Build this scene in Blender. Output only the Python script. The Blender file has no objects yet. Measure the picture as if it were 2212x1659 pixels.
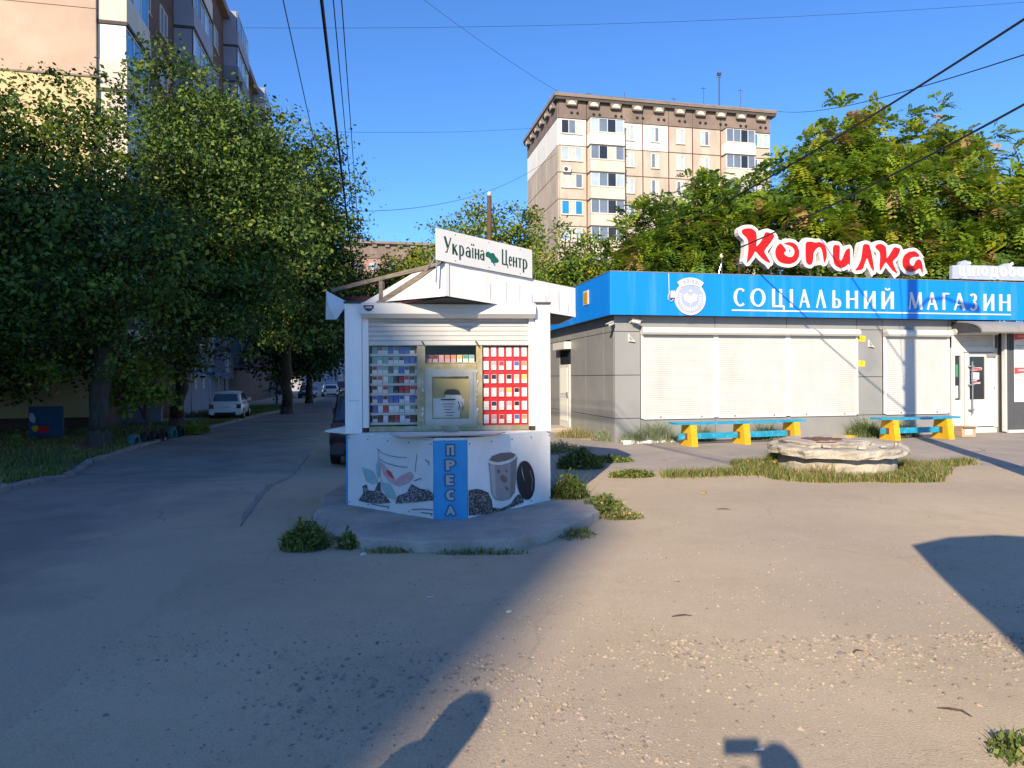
import bpy, math, random
import numpy as np
from mathutils import Vector, Matrix, noise

# ------------------------------------------------------------------ camera, sky, sun, exposure
SC = bpy.context.scene
COL = SC.collection
cam_d = bpy.data.cameras.new('camera'); cam = bpy.data.objects.new('camera', cam_d); COL.objects.link(cam)
cam_d.sensor_width = 36.0; cam_d.lens = 1470 / 2212 * 36; cam_d.shift_y = -0.0061
cam_d.clip_start = 0.05; cam_d.clip_end = 3000
cam.location = (0, 0, 1.65); cam.rotation_euler = (math.radians(90), math.radians(0.34), 0)
SC.camera = cam

SUN_EL, SUN_AZ = math.radians(27.6), math.radians(197.7)      # azimuth clockwise from +Y
w = bpy.data.worlds.new('World'); SC.world = w; w.use_nodes = True
wn = w.node_tree.nodes; wl = w.node_tree.links
sky = wn.new('ShaderNodeTexSky'); sky.sky_type = 'NISHITA'; sky.sun_disc = False
sky.sun_elevation = SUN_EL; sky.sun_rotation = SUN_AZ
sky.altitude = 0.0; sky.air_density = 1.0; sky.dust_density = 0.1; sky.ozone_density = 4.0
tint = wn.new('ShaderNodeVectorMath'); tint.operation = 'MULTIPLY'; tint.inputs[1].default_value = (.57, .90, 1.28)      # clear deep-blue morning sky
wl.new(sky.outputs[0], tint.inputs[0]); wl.new(tint.outputs[0], wn['Background'].inputs[0]); wn['Background'].inputs[1].default_value = 0.115
sd = bpy.data.lights.new('sun', 'SUN'); sd.energy = 4.9; sd.angle = math.radians(0.53); sd.color = (1.0, 0.84, 0.61)
sun = bpy.data.objects.new('sun', sd); COL.objects.link(sun)
to_sun = Vector((math.sin(SUN_AZ) * math.cos(SUN_EL), math.cos(SUN_AZ) * math.cos(SUN_EL), math.sin(SUN_EL)))
sun.rotation_euler = to_sun.to_track_quat('Z', 'Y').to_euler(); sun.location = (0, 0, 60)
vs = SC.view_settings
vs.view_transform = 'Standard'; vs.look = 'None'; vs.exposure = 0.65; vs.gamma = 1.0; vs.use_curve_mapping = False
SC.cycles.max_bounces = 6; SC.cycles.diffuse_bounces = 3; SC.cycles.glossy_bounces = 3; SC.cycles.transparent_max_bounces = 8
SC.cycles.use_denoising = True

# ------------------------------------------------------------------ helpers
R = random.Random(7)
PI = math.pi
MATS = {}

def mat(name, rgb, rough=0.75, var=0.10, scale=3.0, bump=0.0, bscale=60.0, metal=0.0, spec=0.35, stretch=(1, 1, 1),
        rgb2=None, mscale=1.0, mlo=0.45, mhi=0.6, coat=0.0, detail=6.0, speck=0.0, sscale=90.0, attr=None, argb=None, nrough=0.5, crack=0.0):
    """procedural material: base colour, broad and fine variation, optional second colour in patches, fine relief"""
    m = bpy.data.materials.new(name); m.use_nodes = True
    nt = m.node_tree; b = nt.nodes['Principled BSDF']
    b.inputs['Roughness'].default_value = rough; b.inputs['Metallic'].default_value = metal
    b.inputs['Specular IOR Level'].default_value = spec; b.inputs['Coat Weight'].default_value = coat
    geo = nt.nodes.new('ShaderNodeNewGeometry'); mp = nt.nodes.new('ShaderNodeMapping'); mp.inputs['Scale'].default_value = stretch
    nt.links.new(geo.outputs['Position'], mp.inputs['Vector'])
    n1 = nt.nodes.new('ShaderNodeTexNoise'); n1.inputs['Scale'].default_value = scale; n1.inputs['Detail'].default_value = detail; n1.inputs['Roughness'].default_value = nrough
    nt.links.new(mp.outputs[0], n1.inputs['Vector'])
    mr = nt.nodes.new('ShaderNodeMapRange'); mr.inputs['From Min'].default_value = 0.3; mr.inputs['From Max'].default_value = 0.7
    mr.inputs['To Min'].default_value = 1 - var; mr.inputs['To Max'].default_value = 1 + var
    nt.links.new(n1.outputs['Fac'], mr.inputs['Value'])
    vm = nt.nodes.new('ShaderNodeVectorMath'); vm.operation = 'MULTIPLY'
    if rgb2 is None:
        vm.inputs[0].default_value = rgb
    else:
        n2 = nt.nodes.new('ShaderNodeTexNoise'); n2.inputs['Scale'].default_value = mscale; n2.inputs['Detail'].default_value = 8
        n2.inputs['Roughness'].default_value = 0.6
        nt.links.new(mp.outputs[0], n2.inputs['Vector'])
        m2 = nt.nodes.new('ShaderNodeMapRange'); m2.inputs['From Min'].default_value = mlo; m2.inputs['From Max'].default_value = mhi
        nt.links.new(n2.outputs['Fac'], m2.inputs['Value'])
        mx = nt.nodes.new('ShaderNodeMix'); mx.data_type = 'RGBA'
        mx.inputs[6].default_value = (*rgb, 1); mx.inputs[7].default_value = (*rgb2, 1)
        nt.links.new(m2.outputs[0], mx.inputs[0]); nt.links.new(mx.outputs[2], vm.inputs[0])
    nt.links.new(mr.outputs[0], vm.inputs[1]); out = vm.outputs[0]
    if attr:
        at_ = nt.nodes.new('ShaderNodeAttribute'); at_.attribute_name = attr
        ma = nt.nodes.new('ShaderNodeMix'); ma.data_type = 'RGBA'; ma.inputs[7].default_value = (*argb, 1)
        ad = nt.nodes.new('ShaderNodeMath'); ad.operation = 'MULTIPLY_ADD'; ad.use_clamp = True; ad.inputs[1].default_value = 1.6
        sb = nt.nodes.new('ShaderNodeMapRange'); sb.inputs['From Min'].default_value = .3; sb.inputs['From Max'].default_value = .7; sb.inputs['To Min'].default_value = -.55; sb.inputs['To Max'].default_value = .35
        na = nt.nodes.new('ShaderNodeTexNoise'); na.inputs['Scale'].default_value = 1.1; na.inputs['Detail'].default_value = 7; nt.links.new(mp.outputs[0], na.inputs['Vector'])
        nt.links.new(na.outputs['Fac'], sb.inputs['Value']); nt.links.new(at_.outputs['Fac'], ad.inputs[0]); nt.links.new(sb.outputs[0], ad.inputs[2])
        nt.links.new(ad.outputs[0], ma.inputs[0]); nt.links.new(out, ma.inputs[6]); out = ma.outputs[2]
    if speck:
        ns = nt.nodes.new('ShaderNodeTexNoise'); ns.inputs['Scale'].default_value = sscale; ns.inputs['Detail'].default_value = 3; ns.inputs['Roughness'].default_value = .7; nt.links.new(mp.outputs[0], ns.inputs['Vector'])
        ms = nt.nodes.new('ShaderNodeMapRange'); ms.inputs['From Min'].default_value = .32; ms.inputs['From Max'].default_value = .68; ms.inputs['To Min'].default_value = 1 - speck; ms.inputs['To Max'].default_value = 1 + speck
        nt.links.new(ns.outputs['Fac'], ms.inputs['Value']); v2 = nt.nodes.new('ShaderNodeVectorMath'); v2.operation = 'MULTIPLY'
        nt.links.new(out, v2.inputs[0]); nt.links.new(ms.outputs[0], v2.inputs[1]); out = v2.outputs[0]
    if crack:
        dn = nt.nodes.new('ShaderNodeTexNoise'); dn.inputs['Scale'].default_value = 1.7; dn.inputs['Detail'].default_value = 6; nt.links.new(mp.outputs[0], dn.inputs['Vector'])
        da = nt.nodes.new('ShaderNodeVectorMath'); da.operation = 'MULTIPLY_ADD'; da.inputs[1].default_value = (.55, .55, 0); nt.links.new(dn.outputs['Color'], da.inputs[0]); nt.links.new(mp.outputs[0], da.inputs[2])
        vo = nt.nodes.new('ShaderNodeTexVoronoi'); vo.feature = 'DISTANCE_TO_EDGE'; vo.voronoi_dimensions = '2D'; vo.inputs['Scale'].default_value = .55; nt.links.new(da.outputs[0], vo.inputs['Vector'])
        mc = nt.nodes.new('ShaderNodeMapRange'); mc.inputs['From Min'].default_value = .002; mc.inputs['From Max'].default_value = .011; mc.inputs['To Min'].default_value = 1.0; mc.inputs['To Max'].default_value = 0.0; nt.links.new(vo.outputs['Distance'], mc.inputs['Value'])
        nm = nt.nodes.new('ShaderNodeTexNoise'); nm.inputs['Scale'].default_value = .38; nm.inputs['Detail'].default_value = 3; nt.links.new(mp.outputs[0], nm.inputs['Vector'])
        mm_ = nt.nodes.new('ShaderNodeMapRange'); mm_.inputs['From Min'].default_value = .50; mm_.inputs['From Max'].default_value = .60; nt.links.new(nm.outputs['Fac'], mm_.inputs['Value'])
        mu = nt.nodes.new('ShaderNodeMath'); mu.operation = 'MULTIPLY'; nt.links.new(mc.outputs[0], mu.inputs[0]); nt.links.new(mm_.outputs[0], mu.inputs[1])
        m1 = nt.nodes.new('ShaderNodeMath'); m1.operation = 'MULTIPLY_ADD'; m1.inputs[1].default_value = -crack; m1.inputs[2].default_value = 1.0; nt.links.new(mu.outputs[0], m1.inputs[0])
        v3 = nt.nodes.new('ShaderNodeVectorMath'); v3.operation = 'MULTIPLY'; nt.links.new(out, v3.inputs[0]); nt.links.new(m1.outputs[0], v3.inputs[1]); out = v3.outputs[0]
    nt.links.new(out, b.inputs['Base Color'])
    if bump:
        n3 = nt.nodes.new('ShaderNodeTexNoise'); n3.inputs['Scale'].default_value = bscale; n3.inputs['Detail'].default_value = 5
        nt.links.new(mp.outputs[0], n3.inputs['Vector'])
        bp = nt.nodes.new('ShaderNodeBump'); bp.inputs['Strength'].default_value = 1.0; bp.inputs['Distance'].default_value = bump
        nt.links.new(n3.outputs['Fac'], bp.inputs['Height']); nt.links.new(bp.outputs[0], b.inputs['Normal'])
    MATS[name] = m
    return m

def glass(name, rgb, rough=0.06):
    m = mat(name, rgb, rough, 0.15, 0.7, spec=0.6)
    return m

def leafmat(name, rgb, trans=0.35, var=0.25):
    m = mat(name, rgb, 0.55, var, 9.0, spec=0.3)
    nt = m.node_tree; b = nt.nodes['Principled BSDF']
    src = b.inputs['Base Color'].links[0].from_socket
    tr = nt.nodes.new('ShaderNodeBsdfTranslucent'); nt.links.new(src, tr.inputs['Color'])
    mx = nt.nodes.new('ShaderNodeMixShader'); mx.inputs[0].default_value = trans
    nt.links.new(b.outputs[0], mx.inputs[1]); nt.links.new(tr.outputs[0], mx.inputs[2])
    nt.links.new(mx.outputs[0], nt.nodes['Material Output'].inputs['Surface'])
    return m

def V3(a): return Vector(a)

class Fr:
    """a flat drawing frame: origin, right, up, outward normal"""
    def __init__(s, o, u, n=None, v=(0, 0, 1)):
        s.o = V3(o); s.u = V3(u).normalized(); s.v = V3(v).normalized()
        s.n = V3(n).normalized() if n is not None else s.u.cross(s.v)
    def p(s, a, b, d=0.0): return s.o + s.u * a + s.v * b + s.n * d

class MB:
    def __init__(s): s.v = []; s.f = []; s.m = []
    def add(s, vs_, fs, mi=0):
        k = len(s.v); s.v += [tuple(p) for p in vs_]
        s.f += [tuple(i + k for i in f) for f in fs]; s.m += [mi] * len(fs)
        return s
    def box(s, x0, x1, y0, y1, z0, z1, mi=0):
        return s.add([(x0, y0, z0), (x1, y0, z0), (x1, y1, z0), (x0, y1, z0), (x0, y0, z1), (x1, y0, z1), (x1, y1, z1), (x0, y1, z1)],
                     [(0, 3, 2, 1), (4, 5, 6, 7), (0, 1, 5, 4), (1, 2, 6, 5), (2, 3, 7, 6), (3, 0, 4, 7)], mi)
    def hexa(s, p8, mi=0):
        return s.add(p8, [(0, 3, 2, 1), (4, 5, 6, 7), (0, 1, 5, 4), (1, 2, 6, 5), (2, 3, 7, 6), (3, 0, 4, 7)], mi)
    def poly(s, fr, pts, off=0.0, depth=0.002, mi=0):
        """flat polygon in a frame, extruded outwards by depth"""
        ar = sum(pts[i][0] * pts[(i + 1) % len(pts)][1] - pts[(i + 1) % len(pts)][0] * pts[i][1] for i in range(len(pts)))
        if ar < 0: pts = pts[::-1]
        n = len(pts)
        vs_ = [fr.p(a, b, off + depth) for a, b in pts] + [fr.p(a, b, off) for a, b in pts]
        fs = [tuple(range(n)), tuple(range(2 * n - 1, n - 1, -1))] + [(i, i + n, (i + 1) % n + n, (i + 1) % n) for i in range(n)]
        return s.add(vs_, fs, mi)
    def rect(s, fr, a0, a1, b0, b1, off=0.0, depth=0.002, mi=0):
        return s.poly(fr, [(a0, b0), (a1, b0), (a1, b1), (a0, b1)], off, depth, mi)
    def ribbon(s, fr, pts, wd, off=0.0, depth=0.01, mi=0, closed=False):
        n = len(pts)
        if not hasattr(wd, '__len__'): wd = [wd] * n
        L, Rr = [], []
        for i in range(n):
            if closed: a, b = pts[(i - 1) % n], pts[(i + 1) % n]
            else: a, b = pts[max(i - 1, 0)], pts[min(i + 1, n - 1)]
            dx, dy = b[0] - a[0], b[1] - a[1]; l = math.hypot(dx, dy) or 1
            nx, ny = -dy / l, dx / l; k = 1.0
            if 0 < i < n - 1 or closed:
                c = pts[i]; d0 = pts[(i - 1) % n]
                ex, ey = c[0] - d0[0], c[1] - d0[1]; e = math.hypot(ex, ey) or 1
                cs = abs(nx * (-ey / e) + ny * ex / e); k = min(1 / max(cs, 0.45), 1.8)
            h = wd[i] / 2 * k
            L.append((pts[i][0] + nx * h, pts[i][1] + ny * h)); Rr.append((pts[i][0] - nx * h, pts[i][1] - ny * h))
        vs_ = []
        for q in (L, Rr):
            vs_ += [fr.p(a, b, off + depth) for a, b in q]
        for q in (L, Rr):
            vs_ += [fr.p(a, b, off) for a, b in q]
        fs = []
        for i in range(n if closed else n - 1):
            j = (i + 1) % n
            fs += [(i, n + i, n + j, j), (2 * n + i, i, j, 2 * n + j), (n + i, 3 * n + i, 3 * n + j, n + j)]
        if not closed:
            fs += [(0, 2 * n, 3 * n, n), (n - 1, 2 * n - 1, 4 * n - 1, 3 * n - 1)]
        return s.add(vs_, fs, mi)
    def tube(s, path, r, seg=8, mi=0, cap=True):
        path = [V3(p) for p in path]; n = len(path)
        if not hasattr(r, '__len__'): r = [r] * n
        t0 = (path[1] - path[0]).normalized()
        up = V3((0, 0, 1)) if abs(t0.z) < 0.9 else V3((1, 0, 0))
        vs_ = []
        for i in range(n):
            t = (path[min(i + 1, n - 1)] - path[max(i - 1, 0)]).normalized()
            a = t.cross(up)
            if a.length < 1e-4: a = t.cross(V3((0, 1, 0)))
            a.normalize(); b = a.cross(t)
            for k in range(seg):
                an = 2 * PI * k / seg
                vs_.append(path[i] + (a * math.cos(an) + b * math.sin(an)) * r[i])
        fs = [(i * seg + k, i * seg + (k + 1) % seg, (i + 1) * seg + (k + 1) % seg, (i + 1) * seg + k) for i in range(n - 1) for k in range(seg)]
        if cap: fs += [tuple(range(seg))[::-1], tuple(range((n - 1) * seg, n * seg))]
        return s.add(vs_, fs, mi)
    def loft(s, rings, mi=0, cap=True, closed=True):
        n = len(rings[0]); k = len(rings)
        vs_ = [p for r in rings for p in r]
        fs = [(i * n + j, i * n + (j + 1) % n, (i + 1) * n + (j + 1) % n, (i + 1) * n + j) for i in range(k - 1) for j in range(n if closed else n - 1)]
        if cap: fs += [tuple(range(n))[::-1], tuple(range((k - 1) * n, k * n))]
        return s.add(vs_, fs, mi)
    def lathe(s, c, prof, seg=24, mi=0, jit=0.0):
        rings = []
        for r, z in prof:
            rings.append([(c[0] + (r + R.uniform(-jit, jit)) * math.cos(2 * PI * k / seg), c[1] + (r + R.uniform(-jit, jit)) * math.sin(2 * PI * k / seg), c[2] + z + R.uniform(-jit, jit) * .4) for k in range(seg)])
        return s.loft(rings, mi)
    def build(s, name, mats, parent=None, smooth=False, **kw):
        me = bpy.data.meshes.new(name); me.from_pydata(s.v, [], s.f)
        if not isinstance(mats, (list, tuple)): mats = [mats]
        for m in mats: me.materials.append(MATS[m] if isinstance(m, str) else m)
        if len(mats) > 1: me.polygons.foreach_set('material_index', s.m)
        if smooth: me.polygons.foreach_set('use_smooth', [True] * len(s.f))
        me.update()
        o = bpy.data.objects.new(name, me); COL.objects.link(o)
        if parent is not None: o.parent = parent
        return tag(o, **kw)

def tag(o, label=None, cat=None, group=None, kind=None):
    if label: o['label'] = label
    if cat: o['category'] = cat
    if group: o['group'] = group
    if kind: o['kind'] = kind
    return o

def thing(name, label, cat, loc=(0, 0, 0), rz=0.0, group=None):
    o = bpy.data.objects.new(name, None); COL.objects.link(o); o.empty_display_size = 0.2
    o.location = loc; o.rotation_euler = (0, 0, rz)
    return tag(o, label, cat, group)

_cube = {}
def bx(name, m, x0, x1, y0, y1, z0, z1, parent=None, **kw):
    """a box piece that shares its mesh with all boxes of the same material"""
    if m not in _cube:
        b = MB().box(-.5, .5, -.5, .5, -.5, .5)
        me = bpy.data.meshes.new('box_' + m); me.from_pydata(b.v, [], b.f); me.materials.append(MATS[m]); me.update(); _cube[m] = me
    o = bpy.data.objects.new(name, _cube[m]); COL.objects.link(o)
    o.location = ((x0 + x1) / 2, (y0 + y1) / 2, (z0 + z1) / 2); o.scale = (abs(x1 - x0), abs(y1 - y0), abs(z1 - z0))
    if parent is not None: o.parent = parent
    return tag(o, **kw)

def inst(name, me, loc, parent=None, rz=0.0, scale=None, **kw):
    o = bpy.data.objects.new(name, me); COL.objects.link(o); o.location = loc; o.rotation_euler = (0, 0, rz)
    if scale: o.scale = scale
    if parent is not None: o.parent = parent
    return tag(o, **kw)

def copy_tree(o, parent=None):
    c = o.copy(); COL.objects.link(c); c.parent = parent
    for ch in list(o.children): copy_tree(ch, c)
    return c

def arc(cx, cy, rx, ry, a0, a1, n=14):
    return [(cx + rx * math.cos(math.radians(a0 + (a1 - a0) * i / n)), cy + ry * math.sin(math.radians(a0 + (a1 - a0) * i / n))) for i in range(n + 1)]
def arcw(a0, a1, T, t, n=14):
    return [t + (T - t) * abs(math.cos(math.radians(a0 + (a1 - a0) * i / n))) ** 1.5 for i in range(n + 1)]

def glyph(c, T, t):
    """strokes of a letter: unit cap height; the letter is fitted to its box afterwards"""
    l = lambda p, w_: (p, [w_] * len(p))
    def A(cx, cy, rx, ry, a0, a1): return (arc(cx, cy, rx, ry, a0, a1), arcw(a0, a1, T, t))
    h = t / 2; q = T / 2
    G = {
        'С': [A(.42, .5, .40 - q, .5 - h, 48, 312)],
        'О': [A(.45, .5, .45 - q, .5 - h, 0, 360)],
        'Ц': [l([(q, 1), (q, 0)], T), l([(.55, 1), (.55, 0)], T), l([(0, h), (.78, h)], t * 1.2), l([(.75, .06), (.75, -.17)], t)],
        'І': [l([(q, 0), (q, 1)], T)],
        'А': [l([(.04, 0), (.36, 1)], t), l([(.33, 1), (.70, 0)], T), l([(.14, .33), (.56, .33)], t)],
        'Л': [l([(.04, 0), (.34, 1)], t), l([(.32, 1), (.66, 0)], T)],
        'Ь': [l([(q, 0), (q, 1)], T), A(.26, .27, .26, .27 - h, -90, 90), l([(q, .54 - h), (.28, .54 - h)], t), l([(q, h), (.28, h)], t)],
        'Н': [l([(q, 0), (q, 1)], T), l([(.66, 0), (.66, 1)], T), l([(q, .52), (.66, .52)], t)],
        'И': [l([(q, 0), (q, 1)], T), l([(.66, 0), (.66, 1)], T), l([(q, .06), (.66, .94)], t)],
        'М': [l([(.03, 0), (.14, 1)], t), l([(.12, 1), (.44, .08)], T), l([(.42, .06), (.76, 1)], t), l([(.76, 1), (.84, 0)], T)],
        'Г': [l([(q, 0), (q, 1)], T), l([(q, 1 - h), (.5, 1 - h)], t)],
        'З': [(arc(.2, .76, .21, .24 - h, 150, -80), arcw(150, -80, T, t)), (arc(.2, .27, .25, .27 - h, 80, -150), arcw(80, -150, T, t))],
        'П': [l([(q, 0), (q, 1)], T), l([(.62, 0), (.62, 1)], T), l([(0, 1 - h), (.62 + q, 1 - h)], t)],
        'Р': [l([(q, 0), (q, 1)], T), A(.30, .70, .27, .30 - h, -90, 90), l([(q, 1 - h), (.32, 1 - h)], t), l([(q, .40 + h), (.32, .40 + h)], t)],
        'Е': [l([(q, 0), (q, 1)], T), l([(q, 1 - h), (.56, 1 - h)], t), l([(q, .5), (.5, .5)], t), l([(q, h), (.56, h)], t)],
        'У': [l([(.08, 1), (.34, .36)], T), l([(.62, 1), (.26, .06), (.12, .04)], t)],
        'к': [l([(q, 0), (q, .66)], T), l([(q, .3), (.42, .64)], t), l([(.2, .38), (.46, 0)], T)],
        'р': [l([(q, -.26), (q, .66)], T), A(.24, .33, .22, .33 - h, -100, 100)],
        'а': [A(.2, .21, .2, .21 - h, 0, 360), l([(.42, 0), (.42, .48)], T), (arc(.22, .46, .2, .2 - h, 0, 160), [t] * 15)],
        'ї': [l([(.14, 0), (.14, .66)], T), l([(.0, .80), (.0, .92)], T * .8), l([(.26, .80), (.26, .92)], T * .8)],
        'н': [l([(q, 0), (q, .66)], T), l([(.44, 0), (.44, .66)], T), l([(q, .34), (.44, .34)], t)],
        'е': [A(.24, .33, .24 - h, .33 - h, 5, 320), l([(.05, .36), (.44, .36)], t)],
        'т': [l([(.25, 0), (.25, .66)], T), l([(0, .66 - h), (.5, .66 - h)], t)],
        'ц': [l([(q, 0), (q, .66)], T), l([(.46, 0), (.46, .66)], T), l([(0, h), (.66, h)], t), l([(.6, h), (.6, -.18)], t)],
        'і': [l([(q, 0), (q, .66)], T), l([(q, .78), (q, .95)], T)],
        'л': [l([(.05, 0), (.12, .6)], T), l([(.08, .66 - h), (.5, .66 - h)], t), l([(.48, 0), (.48, .66)], T)],
        'о': [A(.3, .33, .3 - q, .33 - h, 0, 360)],
        'д': [l([(.12, .08), (.18, .6)], T), l([(.1, .66 - h), (.56, .66 - h)], t), l([(.54, 0), (.54, .66)], T), l([(-.02, h), (.68, h)], t), l([(.02, h), (.02, -.16)], t), l([(.66, h), (.66, -.16)], t)],
        'б': [A(.3, .33, .3 - q, .33 - h, 0, 360), (arc(.42, .45, .42 - q, .5, 175, 95), [T] * 15)],
        'в': [l([(q, 0), (q, .66)], T), A(.28, .49, .18, .17 - h, -90, 90), A(.28, .17, .22, .17 - h, -90, 90)],
    }
    G['Й'] = G['И'] + [(arc(.36, 1.24, .15, .14, 200, 340), [t] * 15)]
    return G[c]

def draw_glyph(mb, fr, c, a0, a1, b0, hgt, T, t, off, depth, mi=0, grow=0.0):
    st = glyph(c, T, t)
    main = [p for s_, w_ in st for p in s_]
    x0 = min(p[0] - max(w_) / 2 for s_, w_ in st for p in s_); x1 = max(p[0] + max(w_) / 2 for s_, w_ in st for p in s_)
    sx = (a1 - a0) / (x1 - x0)
    for i, (s_, w_) in enumerate(st):
        pts = [(a0 + (p[0] - x0) * sx, b0 + p[1] * hgt) for p in s_]
        wd = []
        for k, q in enumerate(s_):
            a = s_[max(k - 1, 0)]; b = s_[min(k + 1, len(s_) - 1)]
            dx, dy = abs(b[0] - a[0]), abs(b[1] - a[1]); f = dy / ((dx + dy) or 1)
            wd.append(w_[k] * (sx * f + hgt * (1 - f)) + grow)
        if grow:
            e0 = V3((pts[0][0] - pts[1][0], pts[0][1] - pts[1][1], 0)).normalized() * grow * .5
            e1 = V3((pts[-1][0] - pts[-2][0], pts[-1][1] - pts[-2][1], 0)).normalized() * grow * .5
            pts[0] = (pts[0][0] + e0.x, pts[0][1] + e0.y); pts[-1] = (pts[-1][0] + e1.x, pts[-1][1] + e1.y)
        mb.ribbon(fr, pts, wd, off, depth + 0.0006 * i, mi)

def S01(t):
    t = max(0.0, min(1.0, t)); return t * t * (3 - 2 * t)
def terrain(x, y):
    return -.42 * S01((y - 9.5) / 6) * S01((.8 - x) / 2.5)
def bumpy(x, y):
    d = math.hypot(x, y)
    k = max(0.0, 1 - d / 60)
    return terrain(x, y) + k * (.030 * (noise.noise((x * .35, y * .35, 3.1))) + .012 * noise.noise((x * 1.3, y * 1.3, 7.7)))

ORD = ['first', 'second', 'third', 'fourth', 'fifth', 'sixth', 'seventh', 'eighth', 'ninth', 'tenth', 'eleventh', 'twelfth']

# ------------------------------------------------------------------ materials
mat('dirt', (.48, .385, .264), .95, .20, .9, .0035, 85, rgb2=(.39, .31, .228), mscale=.45, mlo=.38, mhi=.64, speck=.17, sscale=95, detail=12, nrough=.74, crack=.15)
mat('asphalt', (.21, .185, .165), .9, .24, .5, .004, 90, rgb2=(.27, .235, .205), mscale=.35, mlo=.40, mhi=.64, speck=.16, sscale=90, attr='dust', argb=(.42, .34, .25), detail=12, nrough=.7, crack=.3)
mat('pavement', (.34, .29, .24), .92, .14, .9, .005, 60, rgb2=(.29, .255, .22), mscale=.5, speck=.12, sscale=90, detail=12, nrough=.7, crack=.5)
mat('pad_concrete', (.42, .375, .325), .95, .2, 2.0, .007, 45, rgb2=(.31, .27, .23), mscale=1.4, mlo=.42, mhi=.66, speck=.16, sscale=70, detail=12, nrough=.7)
mat('kerb', (.27, .245, .22), .92, .18, 2, .006, 40)
mat('stone', (.40, .325, .245), .9, .25, 30)
mat('stone_dark', (.27, .22, .18), .9, .3, 30)
mat('soil', (.10, .085, .06), .95, .3, 3, .02, 20)
mat('white_paint', (.84, .83, .80), .45, .05, 2.5, .0008, 30, rgb2=(.62, .58, .51), mscale=1.3, mlo=.54, mhi=.76, stretch=(3, 3, .5))
mat('shutter_white', (.53, .52, .50), .55, .05, 2.0, rgb2=(.48, .465, .44), mscale=.9, mlo=.5, mhi=.72, stretch=(1.5, 1.5, .6))
mat('banner_white', (.76, .76, .76), .55, .08, 4, .003, 9, rgb2=(.60, .59, .57), mscale=2.0, mlo=.5, mhi=.7, stretch=(1, 1, .6))
mat('banner_dirty', (.78, .77, .75), .55, .05, 5, .0012, 5, rgb2=(.60, .58, .55), mscale=1.6, mlo=.54, mhi=.78, stretch=(2.0, 2.0, .4))
mat('old_wood', (.20, .165, .13), .85, .3, 8, .004, 40, stretch=(1, 1, 4))
mat('maroon', (.07, .022, .025), .6, .2, 3)
mat('dark', (.012, .012, .014), .6, .1, 3)
mat('dark_grey', (.05, .05, .055), .6, .1, 3)
mat('blue_banner', (.03, .30, .62), .45, .1, 4, .002, 12)
mat('print_grey', (.42, .42, .44), .6, .05)
mat('letter_outline', (.05, .12, .22), .6, .05)
mat('brass_frame', (.33, .27, .13), .5, .22, 7, .001, 40, metal=.25, rgb2=(.40, .36, .26), mscale=5)
mat('alu_frame', (.35, .34, .31), .4, .12, 6, metal=.5)
mat('sill', (.55, .50, .38), .6, .15, 6)
mat('red_board', (.62, .012, .02), .35, .06, 4)
mat('pack_white', (.74, .72, .70), .4, .05)
for n_, c_ in dict(pack_red=(.42, .03, .04), pack_blue=(.05, .12, .40), pack_navy=(.02, .03, .10), pack_black=(.015, .015, .018), pack_green=(.06, .28, .14),
                   pack_teal=(.12, .34, .36), pack_wine=(.18, .025, .04), pack_gold=(.6, .42, .06), pack_orange=(.62, .22, .10), pack_pink=(.62, .35, .36)).items():
    mat(n_, c_, .4, .06)
mat('paper', (.62, .62, .58), .8, .05)
mat('ink', (.05, .06, .07), .8, .05)
mat('tan_inner', (.42, .36, .17), .8, .12, 2)
glass('glass_clear', (.10, .11, .09), .04)
glass('glass_dark', (.025, .03, .038), .05)
glass('glass_win', (.15, .19, .25), .08)
glass('glass_pale', (.38, .46, .52), .15)
glass('glass_blue', (.02, .22, .48), .2)
mat('curtain', (.50, .48, .44), .7, .3, 6, stretch=(5, 5, .4))
mat('green_text', (.01, .055, .035), .5, .05)
mat('green_map', (.012, .12, .085), .5, .05)
mat('print_tea', (.09, .09, .095), .6, .3, 40)
mat('print_pink', (.66, .38, .41), .6, .15, 8)
mat('print_teal', (.33, .48, .49), .6, .15, 8)
mat('print_taupe_light', (.42, .385, .385), .55, .06, 3)
mat('print_taupe_dark', (.20, .175, .18), .55, .06, 3)
mat('print_taupe', (.30, .265, .27), .55, .06, 3)
mat('print_brown', (.17, .12, .11), .6, .1)
mat('print_bean', (.055, .048, .05), .5, .3, 30)
mat('print_line', (.16, .17, .2), .6, .1)
# shop
mat('panel_grey', (.29, .29, .28), .45, .05, 1.5, rgb2=(.26, .26, .265), mscale=.8, metal=.1)
mat('joint', (.035, .035, .04), .9, .05)
mat('fascia_blue', (.004, .225, .82), .4, .05, .9, rgb2=(.07, .31, .80), mscale=1.1, mlo=.52, mhi=.82, stretch=(3.5, 3.5, .2))
mat('sign_white', (.68, .68, .66), .45, .03)
mat('sign_side', (.50, .49, .46), .5, .08)
mat('sign_red', (.62, .008, .006), .4, .04)
mat('sign_lilac', (.36, .42, .56), .4, .04)
mat('emblem_face', (.33, .385, .55), .5, .05, 6)
mat('pvc_white', (.62, .61, .575), .4, .03)
mat('canopy_grey', (.26, .25, .235), .5, .1, 3)
mat('corr_dark', (.085, .088, .10), .45, .08, 2, rgb2=(.16, .12, .09), mscale=2.5, mlo=.62, mhi=.8)
mat('steel', (.45, .45, .46), .3, .08, 8, metal=.8)
mat('yellow_sticker', (.78, .66, .02), .5, .06)
mat('bench_blue', (.012, .27, .46), .55, .18, 5, .002, 60, rgb2=(.12, .32, .42), mscale=9, mlo=.56, mhi=.66)
mat('bench_yellow', (.66, .38, .014), .6, .12, 4, .002, 50, rgb2=(.36, .22, .05), mscale=8, mlo=.60, mhi=.70)
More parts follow.
